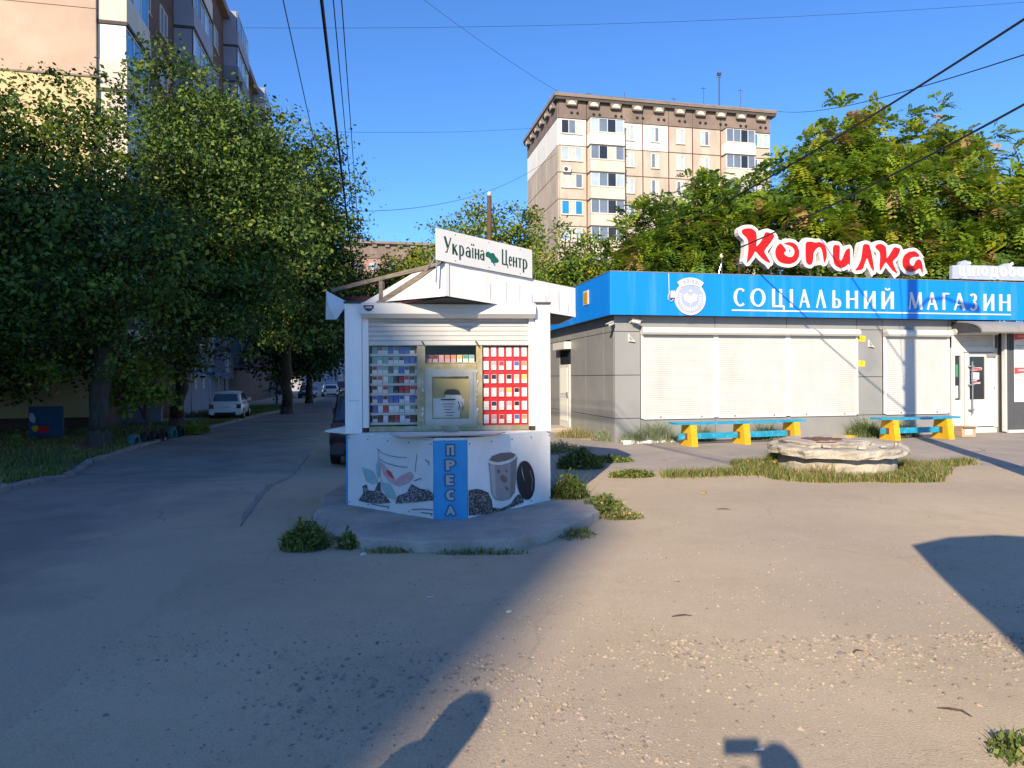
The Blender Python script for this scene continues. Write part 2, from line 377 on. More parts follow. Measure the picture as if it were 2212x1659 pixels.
mat('well_concrete', (.44, .39, .32), .95, .18, 5, .014, 22, rgb2=(.30, .27, .23), mscale=3.0, mlo=.48, mhi=.68, speck=.18, sscale=60)
mat('rebar', (.16, .075, .045), .8, .3, 12)
mat('cardboard', (.42, .30, .20), .85, .1, 6)
mat('poster', (.70, .69, .64), .5, .06, 5)
mat('poster_red', (.70, .07, .08), .5, .05)
mat('poster_cream', (.72, .66, .38), .5, .05)
mat('text_grey', (.33, .33, .34), .7, .05)
# buildings
mat('stucco_tan', (.50, .365, .275), .9, .1, .6, .01, 25, rgb2=(.44, .32, .245), mscale=.35)
mat('stucco_pink', (.34, .225, .185), .9, .12, .6, .01, 25)
mat('stucco_yellow', (.60, .47, .255), .9, .06, .6, .006, 25)
mat('panel_tan', (.49, .425, .35), .9, .1, .4, .01, 8, rgb2=(.42, .36, .295), mscale=.5, stretch=(1.5, 1.5, .5))
mat('panel_pale', (.60, .54, .455), .85, .07, .6, rgb2=(.50, .44, .37), mscale=.5, stretch=(2, 2, .3), mlo=.52, mhi=.72)
mat('panel_brown', (.19, .145, .12), .9, .12, .5, .02, 8, rgb2=(.25, .19, .155), mscale=.4)
mat('panel_white', (.76, .74, .68), .8, .04, .5)
mat('joint_brown', (.16, .06, .045), .9, .1)
mat('slab_dark', (.08, .07, .065), .9, .1)
mat('cornice', (.23, .185, .15), .9, .15, 1)
mat('brown_wall', (.135, .085, .068), .9, .15, 1.0, .01, 20)
mat('bluegrey_wall', (.20, .215, .26), .9, .1, 1.0)
mat('lilac_wall', (.30, .31, .38), .85, .08, 1.0)
mat('blue_awning', (.015, .24, .62), .4, .1, 2)
mat('roof_felt', (.06, .055, .055), .95, .2, 1)
mat('mural_blue', (.008, .06, .13), .5, .2, 3)
# vegetation
leafmat('leaf_a', (.115, .20, .034), .3); leafmat('leaf_b', (.058, .105, .022), .28); leafmat('leaf_c', (.23, .29, .036), .32); leafmat('leaf_d', (.024, .05, .014), .25)
leafmat('locust_a', (.25, .37, .035), .45); leafmat('locust_b', (.125, .22, .04), .42); leafmat('locust_c', (.40, .44, .035), .45); leafmat('locust_d', (.36, .24, .09), .3)
leafmat('yellow_leaf', (.36, .34, .03)); leafmat('grass_a', (.19, .24, .05)); leafmat('grass_b', (.10, .15, .035)); leafmat('grass_dry', (.42, .33, .16)); leafmat('grass_grey', (.34, .39, .28))
mat('bark', (.085, .068, .052), .95, .3, 6, .02, 18, stretch=(2, 2, .5))
mat('bark_brown', (.10, .058, .04), .9, .25, 5, .01, 18, stretch=(2, 2, .4))
# vehicles and the rest
mat('car_white', (.72, .73, .74), .25, .02, 1, coat=.6)
mat('car_black', (.010, .011, .014), .25, .05, 1, coat=.8)
mat('car_dark', (.02, .03, .045), .25, .05, 1, coat=.6)
mat('car_red', (.16, .012, .018), .25, .05, 1, coat=.6)
mat('rubber', (.018, .018, .018), .8, .15, 6)
mat('lamp_red', (.30, .012, .015), .2, .05, coat=.5)
mat('lamp_dark', (.10, .02, .025), .2, .05, coat=.5)
mat('plate', (.62, .63, .62), .4, .03)
mat('tyre_teal', (.03, .14, .14), .7, .25, 6)
mat('wire', (.015, .015, .017), .6, .05)
mat('pole_concrete', (.34, .32, .29), .9, .12, 2)
mat('skin_tone', (.45, .27, .19), .6, .05)
mat('cloth_navy', (.03, .04, .07), .9, .1, 8)
mat('cloth_grey', (.20, .20, .21), .9, .1, 8)
mat('parasol_cloth', (.10, .16, .34), .8, .06)
# ------------------------------------------------------------------ ground, road, kerbs, pavement
def axis(a, b, step, ext):
    v = list(np.arange(a, b + 1e-6, step)); s = step
    lo = [a]; 
    while lo[-1] > ext[0]: s *= 1.5; lo.append(lo[-1] - s)
    s = step; hi = [v[-1]]
    while hi[-1] < ext[1]: s *= 1.5; hi.append(hi[-1] + s)
    return lo[:0:-1] + v + hi[1:]
GX = axis(-20, 20, .4, (-900, 900)); GY = axis(-2, 40, .4, (-300, 1500))
g_ = MB()
g_.add([(x, y, bumpy(x, y)) for y in GY for x in GX],
       [(j * len(GX) + i, j * len(GX) + i + 1, (j + 1) * len(GX) + i + 1, (j + 1) * len(GX) + i) for j in range(len(GY) - 1) for i in range(len(GX) - 1)])
ground = g_.build('ground', 'dirt', smooth=True, kind='structure')

def lerp_line(P, y):
    for (x0, y0), (x1, y1) in zip(P, P[1:]):
        if y <= y1: break
    t = (y - y0) / (y1 - y0); return x0 + (x1 - x0) * t
KL = [(-4.2, -3.0), (-7.24, 9.6), (-9.2, 14.2), (-10.45, 17.0), (-11.3, 20.6), (-12.41, 25.8), (-12.95, 30), (-13.8, 36.3), (-15.3, 49.6), (-19.5, 70), (-27.8, 110)]
KR = [(-1.2, -3.0), (-2.6, 5.0), (-3.22, 8.2), (-4.1, 12.0), (-5.6, 18.85), (-7.5, 27.3), (-9.6, 38), (-12.4, 51), (-16, 70), (-24, 110)]
rd = MB(); ys = list(np.arange(-3, 30, .5)) + list(np.arange(30, 110.1, 2.0)); nx = 12
pts = []
for y in ys:
    a = lerp_line(KL, y); b = lerp_line(KR, y) + .18 * noise.noise((y * .8, 1.7, 0)) + .06 * noise.noise((y * 3.1, 4.7, 0))
    for i in range(nx + 1):
        x = a + (b - a) * i / nx
        pts.append((x, y, bumpy(x, y) + .012 * (1 if i < nx else -.2)))
rd.add(pts, [(j * (nx + 1) + i, j * (nx + 1) + i + 1, (j + 1) * (nx + 1) + i + 1, (j + 1) * (nx + 1) + i) for j in range(len(ys) - 1) for i in range(nx)])
road = rd.build('road', 'asphalt', smooth=True, kind='structure')
at_ = road.data.attributes.new('dust', 'FLOAT', 'POINT'); at_.data.foreach_set('value', [max(0.0, (i % (nx + 1)) / nx - .45) / .55 * max(.25, 1 - ys[i // (nx + 1)] / 45) + (.35 * max(0, 1 - ys[i // (nx + 1)] / 9)) for i in range(len(rd.v))])

# verge on the left, raised behind the kerb
vg = MB(); pts = []; wv = [0, .4, 1.0, 2.0, 3.5, 6, 10, 18, 40]
ysv = [y for y in ys if y <= 33.8]
for y in ysv:
    a = lerp_line(KL, y) - .14
    for w_ in wv:
        x = a - w_; pts.append((x, y, bumpy(x, y) + .09 + .03 * noise.noise((x, y, 2)) * (w_ > 0)))
n = len(wv)
vg.add(pts, [(j * n + i, j * n + i + 1, (j + 1) * n + i + 1, (j + 1) * n + i) for j in range(len(ysv) - 1) for i in range(n - 1)])
vg.build('verge', 'soil', smooth=True, kind='structure')

# kerb stones along the road: one structure, every stone a piece
kb = MB()
for j in range(len(ysv) - 1):
    y0, y1 = ysv[j], ysv[j + 1]; xa, xb = lerp_line(KL, y0), lerp_line(KL, y1)
    za, zb = bumpy(xa, y0), bumpy(xb, y1)
    kb.hexa([(xa - .13, y0, za - .1), (xa - .03, y0, za - .1), (xb - .03, y1, zb - .1), (xb - .13, y1, zb - .1),
             (xa - .13, y0, za + .05), (xa - .03, y0, za + .05), (xb - .03, y1, zb + .05), (xb - .13, y1, zb + .05)])
kerb = kb.build('kerb', 'kerb', kind='structure')
y = 3.0; i = 0
while y < 33.2:
    ln = R.uniform(.85, 1.05); y1 = y + ln
    xa, xb = lerp_line(KL, y), lerp_line(KL, y1); za, zb = bumpy(xa, y), bumpy(xb, y1)
    h = .11 + R.uniform(-.025, .02); j = R.uniform(-.02, .02); c = .02
    st = MB(); ya, yb = y + .015, y1 - .015
    st.hexa([(xa - .15 + j, ya, za - .1), (xa + .01 + j, ya, za - .1), (xb + .01 + j, yb, zb - .1), (xb - .15 + j, yb, zb - .1),
             (xa - .15 + j, ya, za + h), (xa - .005 + j, ya, za + h - c), (xb - .005 + j, yb, zb + h - c), (xb - .15 + j, yb, zb + h)])
    st.build('kerb_stone', 'kerb', kerb); y = y1; i += 1

# asphalt apron before the shop
pv = MB()
edge = [(1.1, 13.3), (1.9, 12.0), (2.4, 11.6), (3.2, 11.75), (4.1, 12.3), (5.2, 12.9), (6.6, 12.95), (8.2, 12.6), (9.5, 11.0), (13, 9.0), (30, 6.0)]
back = [(0.2, 24.0), (1.8, 17.8), (2.4, 17.1), (3.2, 17.2), (4.1, 17.4), (5.2, 17.6), (6.6, 17.9), (8.2, 18.2), (9.5, 18.6), (13, 19.4), (30, 23)]
ne, nv = len(edge), 10; pts = []
fe = []; fb = []
for (a, b), (c, d) in zip(zip(edge, edge[1:]), zip(back, back[1:])):
    for k in range(4):
        t = k / 4; jx = .10 * noise.noise((a[0] * 3 + k, 5, 1))
        fe.append((a[0] + (b[0] - a[0]) * t, a[1] + (b[1] - a[1]) * t + jx)); fb.append((c[0] + (d[0] - c[0]) * t, c[1] + (d[1] - c[1]) * t))
for (a, c) in zip(fe, fb):
    for k in range(nv + 1):
        t = k / nv; x = a[0] + (c[0] - a[0]) * t; yy = a[1] + (c[1] - a[1]) * t
        pts.append((x, yy, bumpy(x, yy) + (.016 if k else -.004)))
m_ = len(fe)
pv.add(pts, [(j * (nv + 1) + i, (j + 1) * (nv + 1) + i, (j + 1) * (nv + 1) + i + 1, j * (nv + 1) + i + 1) for j in range(m_ - 1) for i in range(nv)])
pv.build('pavement', 'pavement', smooth=True, kind='structure')

# low concrete pad under the kiosk
po = [(-2.28, 7.8), (-2.2, 7.35), (-1.95, 7.0), (-1.72, 6.72), (-1.37, 6.58), (-.9, 6.42), (-.4, 6.43), (.0, 6.5), (.25, 6.72), (.5, 7.0), (.78, 7.45), (.98, 7.85), (1.0, 8.4), (.95, 9.6), (.8, 10.9), (-2.5, 10.9), (-2.5, 9.0)]
pd = MB(); q = []
for a, b in zip(po, po[1:] + po[:1]):
    for k in range(4):
        t = k / 4; q.append((a[0] + (b[0] - a[0]) * t + R.uniform(-.018, .018), a[1] + (b[1] - a[1]) * t + R.uniform(-.018, .018)))
cx_, cy_ = -.75, 8.6
rings = []
for s_, z in ((1.005, -.12), (1.0, .095), (.988, .112), (.6, .114), (.2, .114)):
    rings.append([(cx_ + (x - cx_) * s_, cy_ + (y - cy_) * s_, z + (terrain(x, y) * .6) + .006 * noise.noise((x * 4, y * 4, 0))) for x, y in q])
pd.loft(rings)
pd.build('concrete_pad', 'pad_concrete', kind='structure')

# ------------------------------------------------------------------ windows shared by the apartment blocks
_win = {}
def window(parent, loc, w_, h_, bars, rz=0.0, fm='pvc_white', panes=None, depth=.10, sill=True):
    """window (outer frame and mullions) > one pane per light, sill; local x along the wall, facing -y"""
    key = (round(w_, 2), round(h_, 2), tuple(bars), fm)
    if key not in _win:
        f = MB(); t = .07
        f.box(0, w_, -.04, .06, 0, t); f.box(0, w_, -.04, .06, h_ - t, h_); f.box(0, t, -.04, .06, t, h_ - t); f.box(w_ - t, w_, -.04, .06, t, h_ - t)
        for b in bars: f.box(b * w_ - t / 2, b * w_ + t / 2, -.035, .055, t, h_ - t)
        o = f.build('window', fm); _win[key] = o.data; bpy.data.objects.remove(o)
    o = inst('window', _win[key], loc, parent, rz)
    e = [0] + list(bars) + [1]
    for i, (a, b) in enumerate(zip(e, e[1:])):
        pm = (panes[i % len(panes)] if panes else R.choice(['glass_win', 'glass_win', 'glass_dark', 'curtain', 'glass_pale']))
        bx('pane', pm, a * w_ + .03, b * w_ - .03, .0, .03, .05, h_ - .05, o)
    if sill: bx('sill', 'panel_pale', -.06, w_ + .06, -.10, .0, -.07, -.012, o)
    return o

TH = math.radians(12.0)
# ------------------------------------------------------------------ nine-storey block on the left
LB = thing('apartment_block', 'tall brown panel apartment block with white glazed balconies behind the left trees', 'building', (-16.7, 27.5, 0), TH)
LB_W, LB_L, LB_H = 14.0, 70.0, 30.0
wl_ = MB(); wl_.box(-LB_W, 0, .25, LB_L, -1, 29.2); wl_.build('wall', 'brown_wall', LB)
# end wall: panels two wide, storey high, proud of the wall with open joints
FL = 2.75; Z0 = 13.9
lev = [Z0 + FL * k for k in range(-6, 7)]
for a, b in zip(lev, lev[1:]):
    if b < 0.2: continue
    a = max(a, -.5); b = min(b, 29.1)
    for x0, x1, mm in ((-14, -6.6, 'stucco_pink'), (-6.6, -.01, 'stucco_tan')):
        if b <= Z0 + .05: mm = 'stucco_yellow'
        bx('wall_panel', mm, x0 + .015, x1 - .015, -.02 if b > Z0 + .1 else -.07, .25, a + .015, b - .015, LB)
bx('ledge', 'cornice', -14.05, .06, -.12, .2, Z0 - .05, Z0 + .02, LB)
rf = MB(); rf.box(-LB_W - .4, .5, -.4, LB_L + .4, 29.2, 29.75); roof = rf.build('roof', 'cornice', LB)
rt = MB(); rt.box(-LB_W - .2, .3, -.2, LB_L, 29.75, 30.1); rt.build('roof_edge', 'roof_felt', roof)
def balcony(parent, y0, y1, z, dep, mats_, ends, glaze='glass_pale', floor=True):
    """parapet, floor slab, window band and end panel of one glazed balcony on the long face (faces +x)"""
    b = MB(); b.box(0, dep, y0, y1, z - .14, z); slab = b.build('balcony', 'slab_dark', parent)
    bx('parapet', mats_[0], .0, dep - .03, y0 + .02, y1 - .02, z + .003, z + 1.12, slab)
    bx('end_panel', mats_[1], .0, dep - .08, y0 + .05, y0 + .09, z + 1.13, z + FL - .16, slab)
    n_ = max(2, round((y1 - y0) / .95)); fr_ = MB(); t = .06
    xg = dep - .1
    fr_.box(xg - .05, xg + .03, y0 + .05, y1 - .05, z + 1.125, z + 1.2); fr_.box(xg - .05, xg + .03, y0 + .05, y1 - .05, z + FL - .24, z + FL - .17)
    for k in range(n_ + 1):
        yy = y0 + .08 + (y1 - y0 - .16) * k / n_; fr_.box(xg - .05, xg + .03, yy - t / 2, yy + t / 2, z + 1.2, z + FL - .24)
    fr_.build('window_frame', 'pvc_white', slab)
    for k in range(n_):
        ya = y0 + .08 + (y1 - y0 - .16) * k / n_; yb = y0 + .08 + (y1 - y0 - .16) * (k + 1) / n_
        bx('pane', R.choice(['glass_pale', 'glass_win', 'glass_win', glaze]), xg - .02, xg, ya + .02, yb - .02, z + 1.2, z + FL - .24, slab)
stk = [(.1, 3.2), (11.3, 16.2), (25, 30), (39, 44), (53, 58)]
for s_, (y0, y1) in enumerate(stk):
    for k in range(-4 if s_ < 3 else -2, 6):
        z = 13.55 + FL * k
        if z < 2 or z > 27.5: continue
        if s_ == 0: mm = ('panel_pale', 'panel_white' if k == 0 else 'panel_pale')
        else: mm = (('bluegrey_wall', 'lilac_wall', 'panel_pale')[(k + s_) % 3], 'lilac_wall')
        balcony(LB, y0, y1, z, 1.1, mm, True, 'glass_blue' if s_ == 0 else 'glass_dark')
for yw in (5.6, 8.6, 18.6, 21.6, 32.5, 35.6, 46.5, 49.5, 61, 65):
    for k in range(-4, 6):
        z = 13.55 + FL * k + .95
        if z > 28: continue
        if z < 1: continue
        window(LB, (.02, yw, z), 1.3, 1.5, (.5,), PI / 2)
for zz in lev:
    if 0 < zz < 29: bx('floor_joint', 'joint_brown', .0, .262 - .25, .3, LB_L, zz - .03, zz + .03, LB)
# small vent holes under the roof on the long face
for k in range(14): bx('attic_vent', 'dark', .0, .02, 4 + k * 4.3, 4.35 + k * 4.3, 27.9, 28.2, LB)
ac = MB(); ac.box(1.12, 1.5, 12.1, 12.95, 17.0, 17.6); a_ = ac.build('air_conditioner', 'panel_white', LB)
fn = MB(); fn.lathe((0, 0, 0), [(.02, 0), (.22, 0), (.24, .02), (.02, .03)], 16); fo = fn.build('fan_grille', 'dark_grey', a_); fo.location = (1.52, 12.5, 17.3); fo.rotation_euler = (0, PI / 2, 0)
# lower storeys with entrance, seen between the trunks
for yy, w_ in ((13.0, .45), (14.4, .45)): window(LB, (.03, yy, 2.0), w_, 1.9, (), PI / 2, panes=['glass_pale'], sill=False)
bx('entrance_wall', 'lilac_wall', .0, .5, 11.0, 22.0, -1, 4.6, LB)
bx('entrance_bay', 'lilac_wall', .5, 1.3, 18.2, 21.2, 1.7, 4.3, LB)
window(LB, (1.31, 18.6, 2.2), 1.2, 1.5, (.5,), PI / 2, panes=['panel_white', 'glass_dark'])
for yy in (13.2, 15.2): window(LB, (.53, yy, 1.1), .55, 2.2, (), PI / 2, panes=['panel_white'], sill=False)
bx('entrance_door', 'mural_blue', .5, .56, 22.1, 23.3, -.4, 2.0, LB)
# blue entrance awning standing on posts
AW = thing('entrance_awning', 'bright blue sheet awning on thin posts beside the white hatchback', 'awning', (-17.9, 38.4, -.42), TH)
m_ = MB(); m_.hexa([(-1.6, 0, 2.75), (.9, 0, 2.35), (.9, 2.6, 2.35), (-1.6, 2.6, 2.75), (-1.6, 0, 2.81), (.9, 0, 2.41), (.9, 2.6, 2.41), (-1.6, 2.6, 2.81)]); m_.build('awning_sheet', 'blue_awning', AW)
for x, yy in ((.75, .1), (.75, 2.5), (-.2, .1)):
    m_ = MB(); m_.tube([(x, yy, 0), (x, yy, 2.36 if x > 0 else 2.52)], .03, 6); m_.build('post', 'steel', AW)
PB = thing('pink_balcony_canopy', 'dull pink porch canopy on the far entrance of the left block', 'canopy', (-19.4, 52, -.42), TH)
m_ = MB(); m_.box(-.6, 1.5, 0, 2.4, 3.0, 3.9); m_.build('canopy_box', 'print_pink', PB)
m_ = MB(); m_.box(1.25, 1.4, .1, .25, 0, 3.0); m_.build('post', 'mural_blue', PB)

# ------------------------------------------------------------------ nine-storey block beyond the shop
BB = thing('apartment_block', 'tan nine storey apartment block with brown attic band and one white painted storey', 'building', (4.95, 70, 0), TH)
BW, BD = 24.2, 13.5
m_ = MB(); m_.box(.0, BW, .2, BD, -1, 29.9); m_.build('wall', 'panel_tan', BB)
zl = [28.36 - 2.78 * k for k in range(0, 11)]
xs_ = [0, 3.0, 6.9, 9.2, 12.14, 14.9, 18.2, BW]
for i, (b, a) in enumerate(zip(zl, zl[1:])):
    a = max(a, -.5)
    if b < 8: break
    for x0, x1 in zip(xs_, xs_[1:]):
        mm = 'panel_white' if (i == 0 and x1 <= 12.2) else 'panel_tan'
        bx('wall_panel', mm, x0 + .04, x1 - .04, -.02, .2, a + .05, b - .05, BB)
    ysd = [0, 4.5, 9.0, BD]
    for y0, y1 in zip(ysd, ysd[1:]):
        bx('wall_panel', 'panel_white' if i == 0 else 'panel_tan', -.1 if i else -.12, .0, y0 + .035, y1 - .035, a + (.05 if i else .0), b - .05, BB)
for k in range(len(xs_) - 1):
    bx('attic_panel', 'panel_brown', xs_[k] + .03, xs_[k + 1] - .03, -.06, .2, 28.39, 30.15, BB)
for y0, y1 in zip((0, 4.5, 9.0), (4.5, 9.0, BD)): bx('attic_panel', 'panel_brown', -.13, .0, y0 + .03, y1 - .03, 28.39, 30.15, BB)
for x in xs_[1:-1]: bx('joint_strip', 'joint_brown', x - .06, x + .06, -.035, .0, 8, 28.3, BB)
m_ = MB(); m_.box(-.55, BW + .55, -.55, BD + .55, 30.45, 30.8); roof = m_.build('roof', 'cornice', BB)
m_ = MB(); m_.box(-.45, BW + .45, -.45, BD + .45, 30.15, 30.45); m_.build('roof_soffit', 'slab_dark', roof)
# arched brackets under the cornice, each with a pale half-round vent
am = MB(); fr_ = Fr((0, 0, 0), (1, 0, 0))
am.poly(fr_, [(-.62, 0.1), (-.52, -.5), (.52, -.5), (.62, .1)], 0, .36)
o = am.build('cornice_bracket', 'cornice'); bm_ = o.data; bpy.data.objects.remove(o)
vm_ = MB(); vm_.poly(fr_, [(-.42, -.42), (.42, -.42)] + arc(0, -.42, .42, .38, 10, 170, 8), 0, .03)
o = vm_.build('arch_vent', 'panel_pale'); vme = o.data; bpy.data.objects.remove(o)
for k in range(10):
    x = 1.3 + k * 2.4
    o = inst('cornice_bracket', bm_, (x, -.06, 30.1), BB); inst('arch_vent', vme, (0, -.37, .02), o)
    for dx in (-.32, .32):
        b = MB(); b.lathe((0, 0, 0), [(.001, 0), (.16, 0), (.16, .03), (.001, .03)], 10); v = b.build('attic_vent', 'dark', BB); v.location = (x + dx + .4, -.06, 28.95); v.rotation_euler = (PI / 2, 0, 0)
for k in range(6):
    o = inst('cornice_bracket', bm_, (-.13, 1.2 + k * 2.2, 30.1), BB, -PI / 2); inst('arch_vent', vme, (0, -.37, .02), o)
# windows and glazed bays, row by row
for i in range(6):
    zs = 26.8 - 2.78 * i
    if i == 3: window(BB, (.25, -.04, zs), 2.27, 1.45, (.36, .66), 0, panes=['glass_blue', 'curtain', 'glass_blue'])
    else: window(BB, (.25, -.04, zs), 2.27, 1.45, (.36, .68), 0, panes=[['glass_dark', 'glass_win', 'curtain'], ['glass_pale', 'curtain', 'glass_pale'], ['curtain', 'curtain', 'glass_win']][i % 3])
    for x, w_ in ((7.27, .96), (10.14, .9), (13.03, .92), (15.84, .98)):
        window(BB, (x, -.04, zs - .25), w_, 1.55, (.5,), 0, panes=R.choice([['glass_win', 'curtain'], ['curtain', 'glass_pale'], ['glass_pale', 'glass_win']]))
    bays = [(3.05, 6.76, 1.1)] + ([(18.32, 21.79, 1.0)] if i < 3 else [])
    for x0, x1, dp in bays:
        bp = MB(); bp.box(x0, x1, -dp, .0, zs - 1.25, zs - .03); bay = bp.build('bay', 'panel_pale' if i else 'panel_white', BB)
        bx('bay_slab', 'slab_dark', x0 - .05, x1 + .05, -dp - .06, -.03, zs - 1.36, zs - 1.255, bay)
        bx('bay_roof', 'slab_dark', x0 - .05, x1 + .05, -dp - .05, -.03, zs + 1.46, zs + 1.5, bay)
        window(bay, (x0 + .03, -dp + .05, zs), x1 - x0 - .06, 1.44, (.25, .5, .75), 0, panes=R.choice([['glass_pale', 'glass_win', 'glass_dark', 'glass_pale'], ['glass_win', 'glass_win', 'glass_dark', 'glass_win'], ['glass_win', 'glass_dark', 'curtain', 'glass_win']]), sill=False) if False else None
        wv_ = window(BB, (x0 + .03, -dp + .05, zs), x1 - x0 - .06, 1.44, (.25, .5, .75), 0, panes=R.choice([['glass_pale', 'glass_win', 'glass_dark', 'glass_pale'], ['glass_win', 'glass_win', 'glass_dark', 'glass_win'], ['glass_win', 'glass_dark', 'curtain', 'glass_win']]))
        bx('bay_side', 'panel_pale', x0 + .02, x0 + .1, -dp + .1, -.02, zs, zs + 1.44, bay); bx('bay_side', 'panel_pale', x1 - .1, x1 - .02, -dp + .1, -.02, zs, zs + 1.44, bay)
    if i < 3: window(BB, (21.95, -.04, zs), 2.0, 1.45, (.33, .66), 0, panes=['glass_blue' if i == 0 else 'glass_win', 'curtain', 'glass_pale'])
ac = MB(); ac.box(.35, 1.15, -.4, -.07, 22.75, 23.3); a_ = ac.build('air_conditioner', 'panel_white', BB)
fn = MB(); fn.lathe((0, 0, 0), [(.02, 0), (.2, 0), (.22, .02), (.02, .03)], 14); fo = fn.build('fan_grille', 'dark_grey', a_); fo.location = (.65, -.4, 23.02); fo.rotation_euler = (PI / 2, 0, 0)
# rooftop aerials
for x, yy, h, r in ((4.6, 4, 2.2, .025), (8.0, 2, 1.6, .03), (14.2, 3, 2.0, .025), (17.3, 2, 3.0, .03), (19.2, 2, 4.4, .07), (22.4, 3, 3.6, .025), (6.6, 6, 1.0, .03)):
    m_ = MB(); m_.tube([(x, yy, 30.8), (x, yy, 30.85 + h)], r, 6); an = m_.build('aerial', 'dark_grey', BB)
    if h > 1.8: bx('crossbar', 'dark_grey', x - .3, x + .3, yy - .02, yy + .02, 30.6 + h, 30.65 + h, an)
    if r > .05: bx('antenna_head', 'dark_grey', x - .22, x + .22, yy - .1, yy + .1, 30.85 + h, 31.15 + h, an)

# ------------------------------------------------------------------ far block at the end of the road and one behind it
FB = thing('far_apartment_block', 'distant brown-topped apartment block above the kiosk canopy', 'building', (-34.5, 140, 0), TH)
m_ = MB(); m_.box(0, 20, .2, 14, -2, 26.6); m_.build('wall', 'stucco_pink', FB)
bx('attic_panel', 'panel_brown', -.02, 20.02, .05, .2, 26.6, 29.6, FB); bx('attic_panel', 'panel_brown', -.15, -.0, .2, 14, 26.6, 29.6, FB)
m_ = MB(); m_.box(-.8, 20.8, -.7, 14.8, 29.6, 30.1); fr2 = m_.build('roof', 'cornice', FB)
m_ = MB(); m_.box(2.2, 3.4, 3, 4.2, 30.1, 31.2); ch = m_.build('roof_vent', 'panel_pale', FB); bx('vent_cap', 'dark_grey', 1.6, 4.0, 2.6, 4.6, 31.5, 31.9, ch)
bx('vent_post', 'dark_grey', 2.25, 2.35, 3.1, 3.2, 31.2, 31.5, ch); bx('vent_post', 'dark_grey', 3.2, 3.3, 3.1, 3.2, 31.2, 31.5, ch)
for k in range(8): bx('cornice_bracket', 'cornice', .6 + k * 2.6, 1.5 + k * 2.6, -.4, .05, 29.0, 29.6, FB)
for i in range(6):
    for x in (1.6, 5.2, 8.8, 12.4, 16.0): window(FB, (x, .1, 24.2 - 2.78 * i), 1.6, 1.45, (.5,), 0, sill=False)
GB = thing('far_pale_block', 'distant pale block glimpsed between the trees where the road ends', 'building', (-40, 118, 0), TH)
m_ = MB(); m_.box(0, 16, .1, 12, -2, 16); m_.build('wall', 'lilac_wall', GB)
m_ = MB(); m_.box(-.4, 16.4, -.4, 12.4, 16, 16.5); m_.build('roof', 'cornice', GB)
for i in range(5):
    for x in (1.6, 5.2, 8.8, 12.4): window(GB, (x, 0, 1.0 + 2.9 * i), 1.6, 1.5, (.5,), 0, sill=False)

# ------------------------------------------------------------------ block behind the photographer: it throws the long shade over the road
SB_L = 27.0
SB = thing('apartment_block', 'twelve storey block far behind the photographer whose shadow covers the road', 'building', (-19.56, -57.08, 0), TH)
m_ = MB(); m_.box(-14, 0, 0, SB_L, -1, 35.0); m_.build('wall', 'panel_tan', SB)
m_ = MB(); m_.box(-14.05, .05, -.05, SB_L + .05, 35.0, 35.55); m_.build('roof', 'cornice', SB)
for i in range(12):
    for k in range(7): window(SB, (.05, 1.6 + k * 3.7, 1.2 + i * 2.8), 1.5, 1.5, (.5,), PI / 2, sill=False)

LBK = []  # two made-up blocks added to shade the left trees, gap lets a sunbeam through
for (t0, t1, hh, lb) in ((27.2, 34.2, 12.0, 'added unseen four storey block nearest the photographer, shading the left trees'), (38.4, 47.0, 12.5, 'added unseen four storey block beside the left verge, leaving a gap for sunlight')):
    b_ = thing('apartment_block', lb, 'building', (-9.32, -25.0, 0), TH)
    m_ = MB(); m_.box(-14, -.1, t0, t1, -1, hh); m_.build('wall', 'panel_tan', b_)
    m_ = MB(); m_.box(-14.05, -.02, t0 - .05, t1 + .05, hh, hh + .3); m_.build('roof', 'cornice', b_)
    for i in range(4):
        for k in range(2): window(b_, (-.05, t0 + 1.2 + k * 3.0, 1.2 + i * 2.8), 1.5, 1.5, (.5,), PI / 2, sill=False)
# ------------------------------------------------------------------ the shop
SH = thing('shop', 'single storey grey shop with bright blue fascia and closed white roller shutters', 'shop', (2.57, 17.05, 0), TH)
SLEN, SDEP = 11.53, 9.0
m_ = MB(); m_.box(.06, SLEN, .06, SDEP, -.5, 4.0); m_.build('wall', 'joint', SH)
def panel(x0, x1, z0, z1, m='panel_grey'):
    bx('wall_panel', m, x0 + .008, x1 - .008, .0, .06, z0 + .008, z1 - .008, SH)
def spanel(y0, y1, z0, z1):
    bx('wall_panel', 'panel_grey', .0, .06, y0 + .008, y1 - .008, z0 + .008, z1 - .008, SH)
# front: corner pier, plinth, head panels
for a, b in ((0, .61), (.61, 1.7), (1.7, 2.8), (2.8, 3.2)): panel(0, .69, a, b)
for a, b in ((0, .58),): 
    for x0, x1 in ((.69, 2.75), (2.75, 4.83), (4.83, 6.96), (6.96, 7.76), (7.76, 9.9)): panel(x0, x1, a, b)
for x0, x1 in ((.69, 2.75), (2.75, 4.83), (4.83, 6.96), (6.96, 7.76), (7.76, 9.9), (9.9, 11.53)): panel(x0, x1, 2.9, 3.2)
for a, b in ((.58, 1.62), (1.62, 2.9)): panel(6.96, 7.76, a, b)
# left side
for y0, y1 in ((.06, .8), (.8, 2.3), (2.3, 3.75), (4.97, 6.5), (6.5, 9.0)):
    for a, b in ((0, .61), (.61, 1.7), (1.7, 2.8), (2.8, 3.2)): spanel(y0, y1, a, b)
spanel(3.75, 4.97, 2.8, 3.2)
